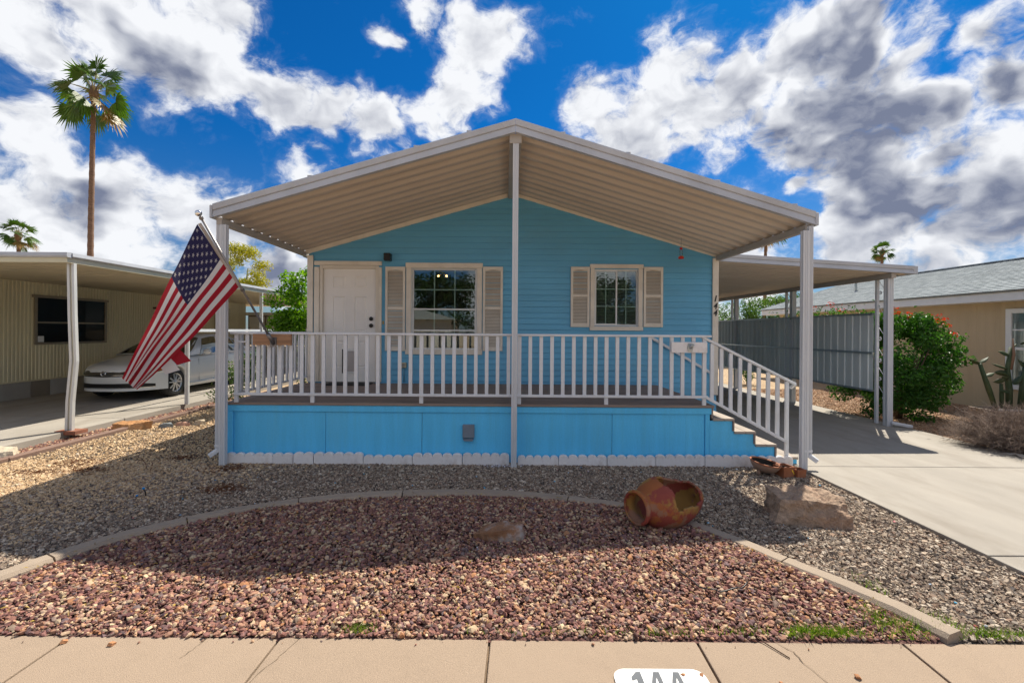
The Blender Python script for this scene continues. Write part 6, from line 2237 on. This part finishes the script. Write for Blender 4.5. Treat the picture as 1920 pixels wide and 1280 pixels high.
def palm(label, x_, y_, h, rt, rc, seed, nf=44, droop=1.0):
    r = np.random.default_rng(seed)
    p_ = thing('fan_palm', label, 'palm tree', (x_, y_, 0), group='fan palms')
    n_ = 60
    lean = r.uniform(-.012, .012)
    pts = [(x_ + lean * h * (k / n_) ** 2 * 1.5, y_, -.2 + (h + .2) * k / n_) for k in range(n_ + 1)]
    rad = [rt * (1.25 - .45 * (k / n_)) * (1 + .05 * ((k % 2) * 2 - 1)) for k in range(n_ + 1)]
    MB().tube(pts, rad, 12).build('trunk', m_trunk, p_)
    top = Vector(pts[-1])
    bt = MB()
    bt.tube([top + Vector((0, 0, -.9)), top + Vector((0, 0, -.35)), top + Vector((0, 0, .15))], [rt * 1.0, rt * 1.75, rt * 1.2], 12)
    bt.build('boot', mat('palm_boot', (.17, .105, .06), .95, .3, 6, .8, 20), p_)
    green, dead, pet = [], [], MB()
    for i in range(nf):
        t = i / (nf - 1)
        az = i * 2.39996 + r.uniform(-.2, .2)
        el = R(80 - 120 * t) + r.uniform(-.30, .30)
        d = np.array([math.cos(az) * math.cos(el), math.sin(az) * math.cos(el), math.sin(el)])
        Lp = rc * r.uniform(.34, .60)
        o0 = np.array(top) + d * .1 + np.array([0, 0, -.45 * t])
        hub = o0 + d * Lp + np.array([0, 0, -.08 * rc * t])
        pet.tube([tuple(o0), tuple((o0 + hub) / 2 + np.array([0, 0, .03 * rc])), tuple(hub)], [.028, .018, .012], 4, cap=False)
        fan = d + np.array([0, 0, -.25 - .3 * t])
        fan /= np.linalg.norm(fan)
        side = np.cross(fan, [0, 0, 1.0])
        side /= np.linalg.norm(side) + 1e-6
        roll = r.uniform(-1.0, 1.0)
        nrm = np.cross(side, fan)
        side = side * math.cos(roll) + nrm * math.sin(roll)
        nrm = np.cross(side, fan)
        vs, fs = [], []
        ns = 22
        for k in range(ns):
            a = R(-78 + 156 * k / (ns - 1))
            dr = fan * math.cos(a) + side * math.sin(a)
            ww = np.cross(nrm, dr)
            Ls = rc * .58 * (1 - .25 * abs(a) / 1.4) * r.uniform(.88, 1.08)
            m1 = hub + dr * Ls * .55 + nrm * .04 * rc * ((k % 2) * 2 - 1) * .3 + np.array([0, 0, -.03 * rc])
            tip = hub + dr * Ls + np.array([0, 0, -droop * Ls * (.10 + .35 * r.uniform())])
            wd = .030 * rc
            b = len(vs)
            vs += [hub, m1 - ww * wd, m1 + ww * wd, tip]
            fs += [(b, b + 1, b + 2), (b + 1, b + 3, b + 2)]
        (dead if t > .86 and r.uniform() < .5 else green).append((np.array(vs), np.array(fs)))
    loc = (x_, y_, 0)
    for nm, arr, m_ in (('crown', green, m_frond), ('dry_fronds', dead, m_dead)):
        if arr:
            V, F = merge_np(arr)
            put(nm, npmesh(nm, V - np.array(loc), F, m_), p_, loc)
    pet.build('petioles', mat('petiole', (.20, .17, .05), .7), p_, recalc=False)
    return p_


palm('tall fan palm standing high above the left carport', -27.15, 30.0, 17.3, .155, 2.2, 5, 30, 1.0)
palm('small distant fan palm at the far left edge', -63.5, 60.0, 14.0, .24, 2.15, 11, 28)
palm('distant fan palm above the right carport end', 70.5, 86.0, 17.2, .28, 2.0, 17, 28)
palm('fan palm half hidden behind the right porch roof slope', 34.0, 60.0, 15.9, .20, 2.9, 23, 42)

# weeds and grass along the sidewalk edge
gp = []
for (xx, yy_, n_, sx, sy) in ((1.68, 2.575, 220, .05, .02), (1.80, 2.57, 260, .07, .02), (1.95, 2.565, 120, .06, .015), (2.28, 2.62, 260, .09, .05), (2.22, 2.74, 120, .05, .05), (2.75, 2.57, 220, .16, .02), (.95, 2.56, 70, .15, .012), (.30, 2.56, 50, .25, .012), (-.80, 2.575, 90, .05, .02), (2.55, 2.66, 90, .05, .06), (1.35, 2.57, 60, .10, .015), (2.45, 3.05, 40, .04, .08)):
    n_ = int(n_ * 1.3)
    gp.append(np.stack([rng.normal(xx, sx, n_), rng.normal(yy_, sy, n_), np.full(n_, .01)], 1))
G = np.concatenate(gp)
G[:, 1] = np.maximum(G[:, 1], 2.532)
n_ = len(G)
d = rng.normal(0, .5, size=(n_, 3))
d[:, 2] = 1
d /= np.linalg.norm(d, axis=1)[:, None]
ln = rng.uniform(.02, .075, size=(n_, 1))
sd_ = np.cross(d, rng.normal(size=(n_, 3)))
sd_ /= np.linalg.norm(sd_, axis=1)[:, None]
V = np.stack([G - sd_ * .0022, G + sd_ * .0022, G + d * ln], 1).reshape(-1, 3)
F = np.arange(n_ * 3).reshape(-1, 3)
tag(put('grass_tufts', npmesh('grass_tufts', V, F, leaf_mat('grass_blade', [(.08, .16, .02), (.13, .22, .03), (.20, .24, .05)], .4))), 'short green grass tufts along the edge of the sidewalk', 'grass', kind='stuff')
# dry leaf litter on the red gravel
lx, ly = scatter(-3.3, 2.4, 2.56, 4.7, 90)
k = in_poly(lx, ly, bedpoly)
q = np.stack([lx[k], ly[k], np.full(k.sum(), .062)], 1)
V, F = leaves(q, rng.normal(0, .4, size=(len(q), 3)) + np.array([0, 0, 1]), .034, .011)
tag(put('leaf_litter', npmesh('leaf_litter', V, F, leaf_mat('dry_leaf', [(.42, .30, .10), (.30, .20, .10), (.50, .36, .08), (.36, .29, .18)], .2))), 'dry yellow leaf litter on the red gravel', 'leaf litter', kind='stuff')

# ------------------------------------------------------------------ across the street (seen in the window panes)
m_dk = leaf_mat('dark_tree_leaf', [(.015, .04, .008), (.03, .07, .012), (.02, .05, .01)], .25)
for (xx, yy_, rr, lb) in ((-6.0, -21, 4.2, 'broad dark tree across the street mirrored in the large window'), (9.0, -24, 4.0, 'second broad tree across the street mirrored in the small window')):
    cc = [(xx + random.gauss(0, rr * .45), yy_ + random.gauss(0, 1.2), random.uniform(2.2, 6.0), 1.1, 1.1, .9) for _ in range(36)]
    plant('street_tree', lb, 'tree', (xx, yy_, 0), cc, 6000, .32, m_dk, [([(xx, yy_, -.1), (xx, yy_, 2.2), (xx + .4, yy_, 4)], [.3, .22, .1])], m_bark, .2, group='trees across the street')
palm('fan palm across the street mirrored in the large window', -11.5, -26.0, 11.5, .2, 2.6, 31, 38)
oh = thing('opposite_house', 'pale low house with grey roof across the street', 'house', (2, -20, 0))
MB().box(-14, -4, -24, -18, -.1, 2.5).build('wall', mat('pale_stucco', (.55, .52, .46), .8), oh)
MB().prism([(-14.5, 2.5), (-3.5, 2.5), (-9, 4.0)], -24.4, -17.5, 'y').build('roof', MATS['roof_deck_grey'], oh)
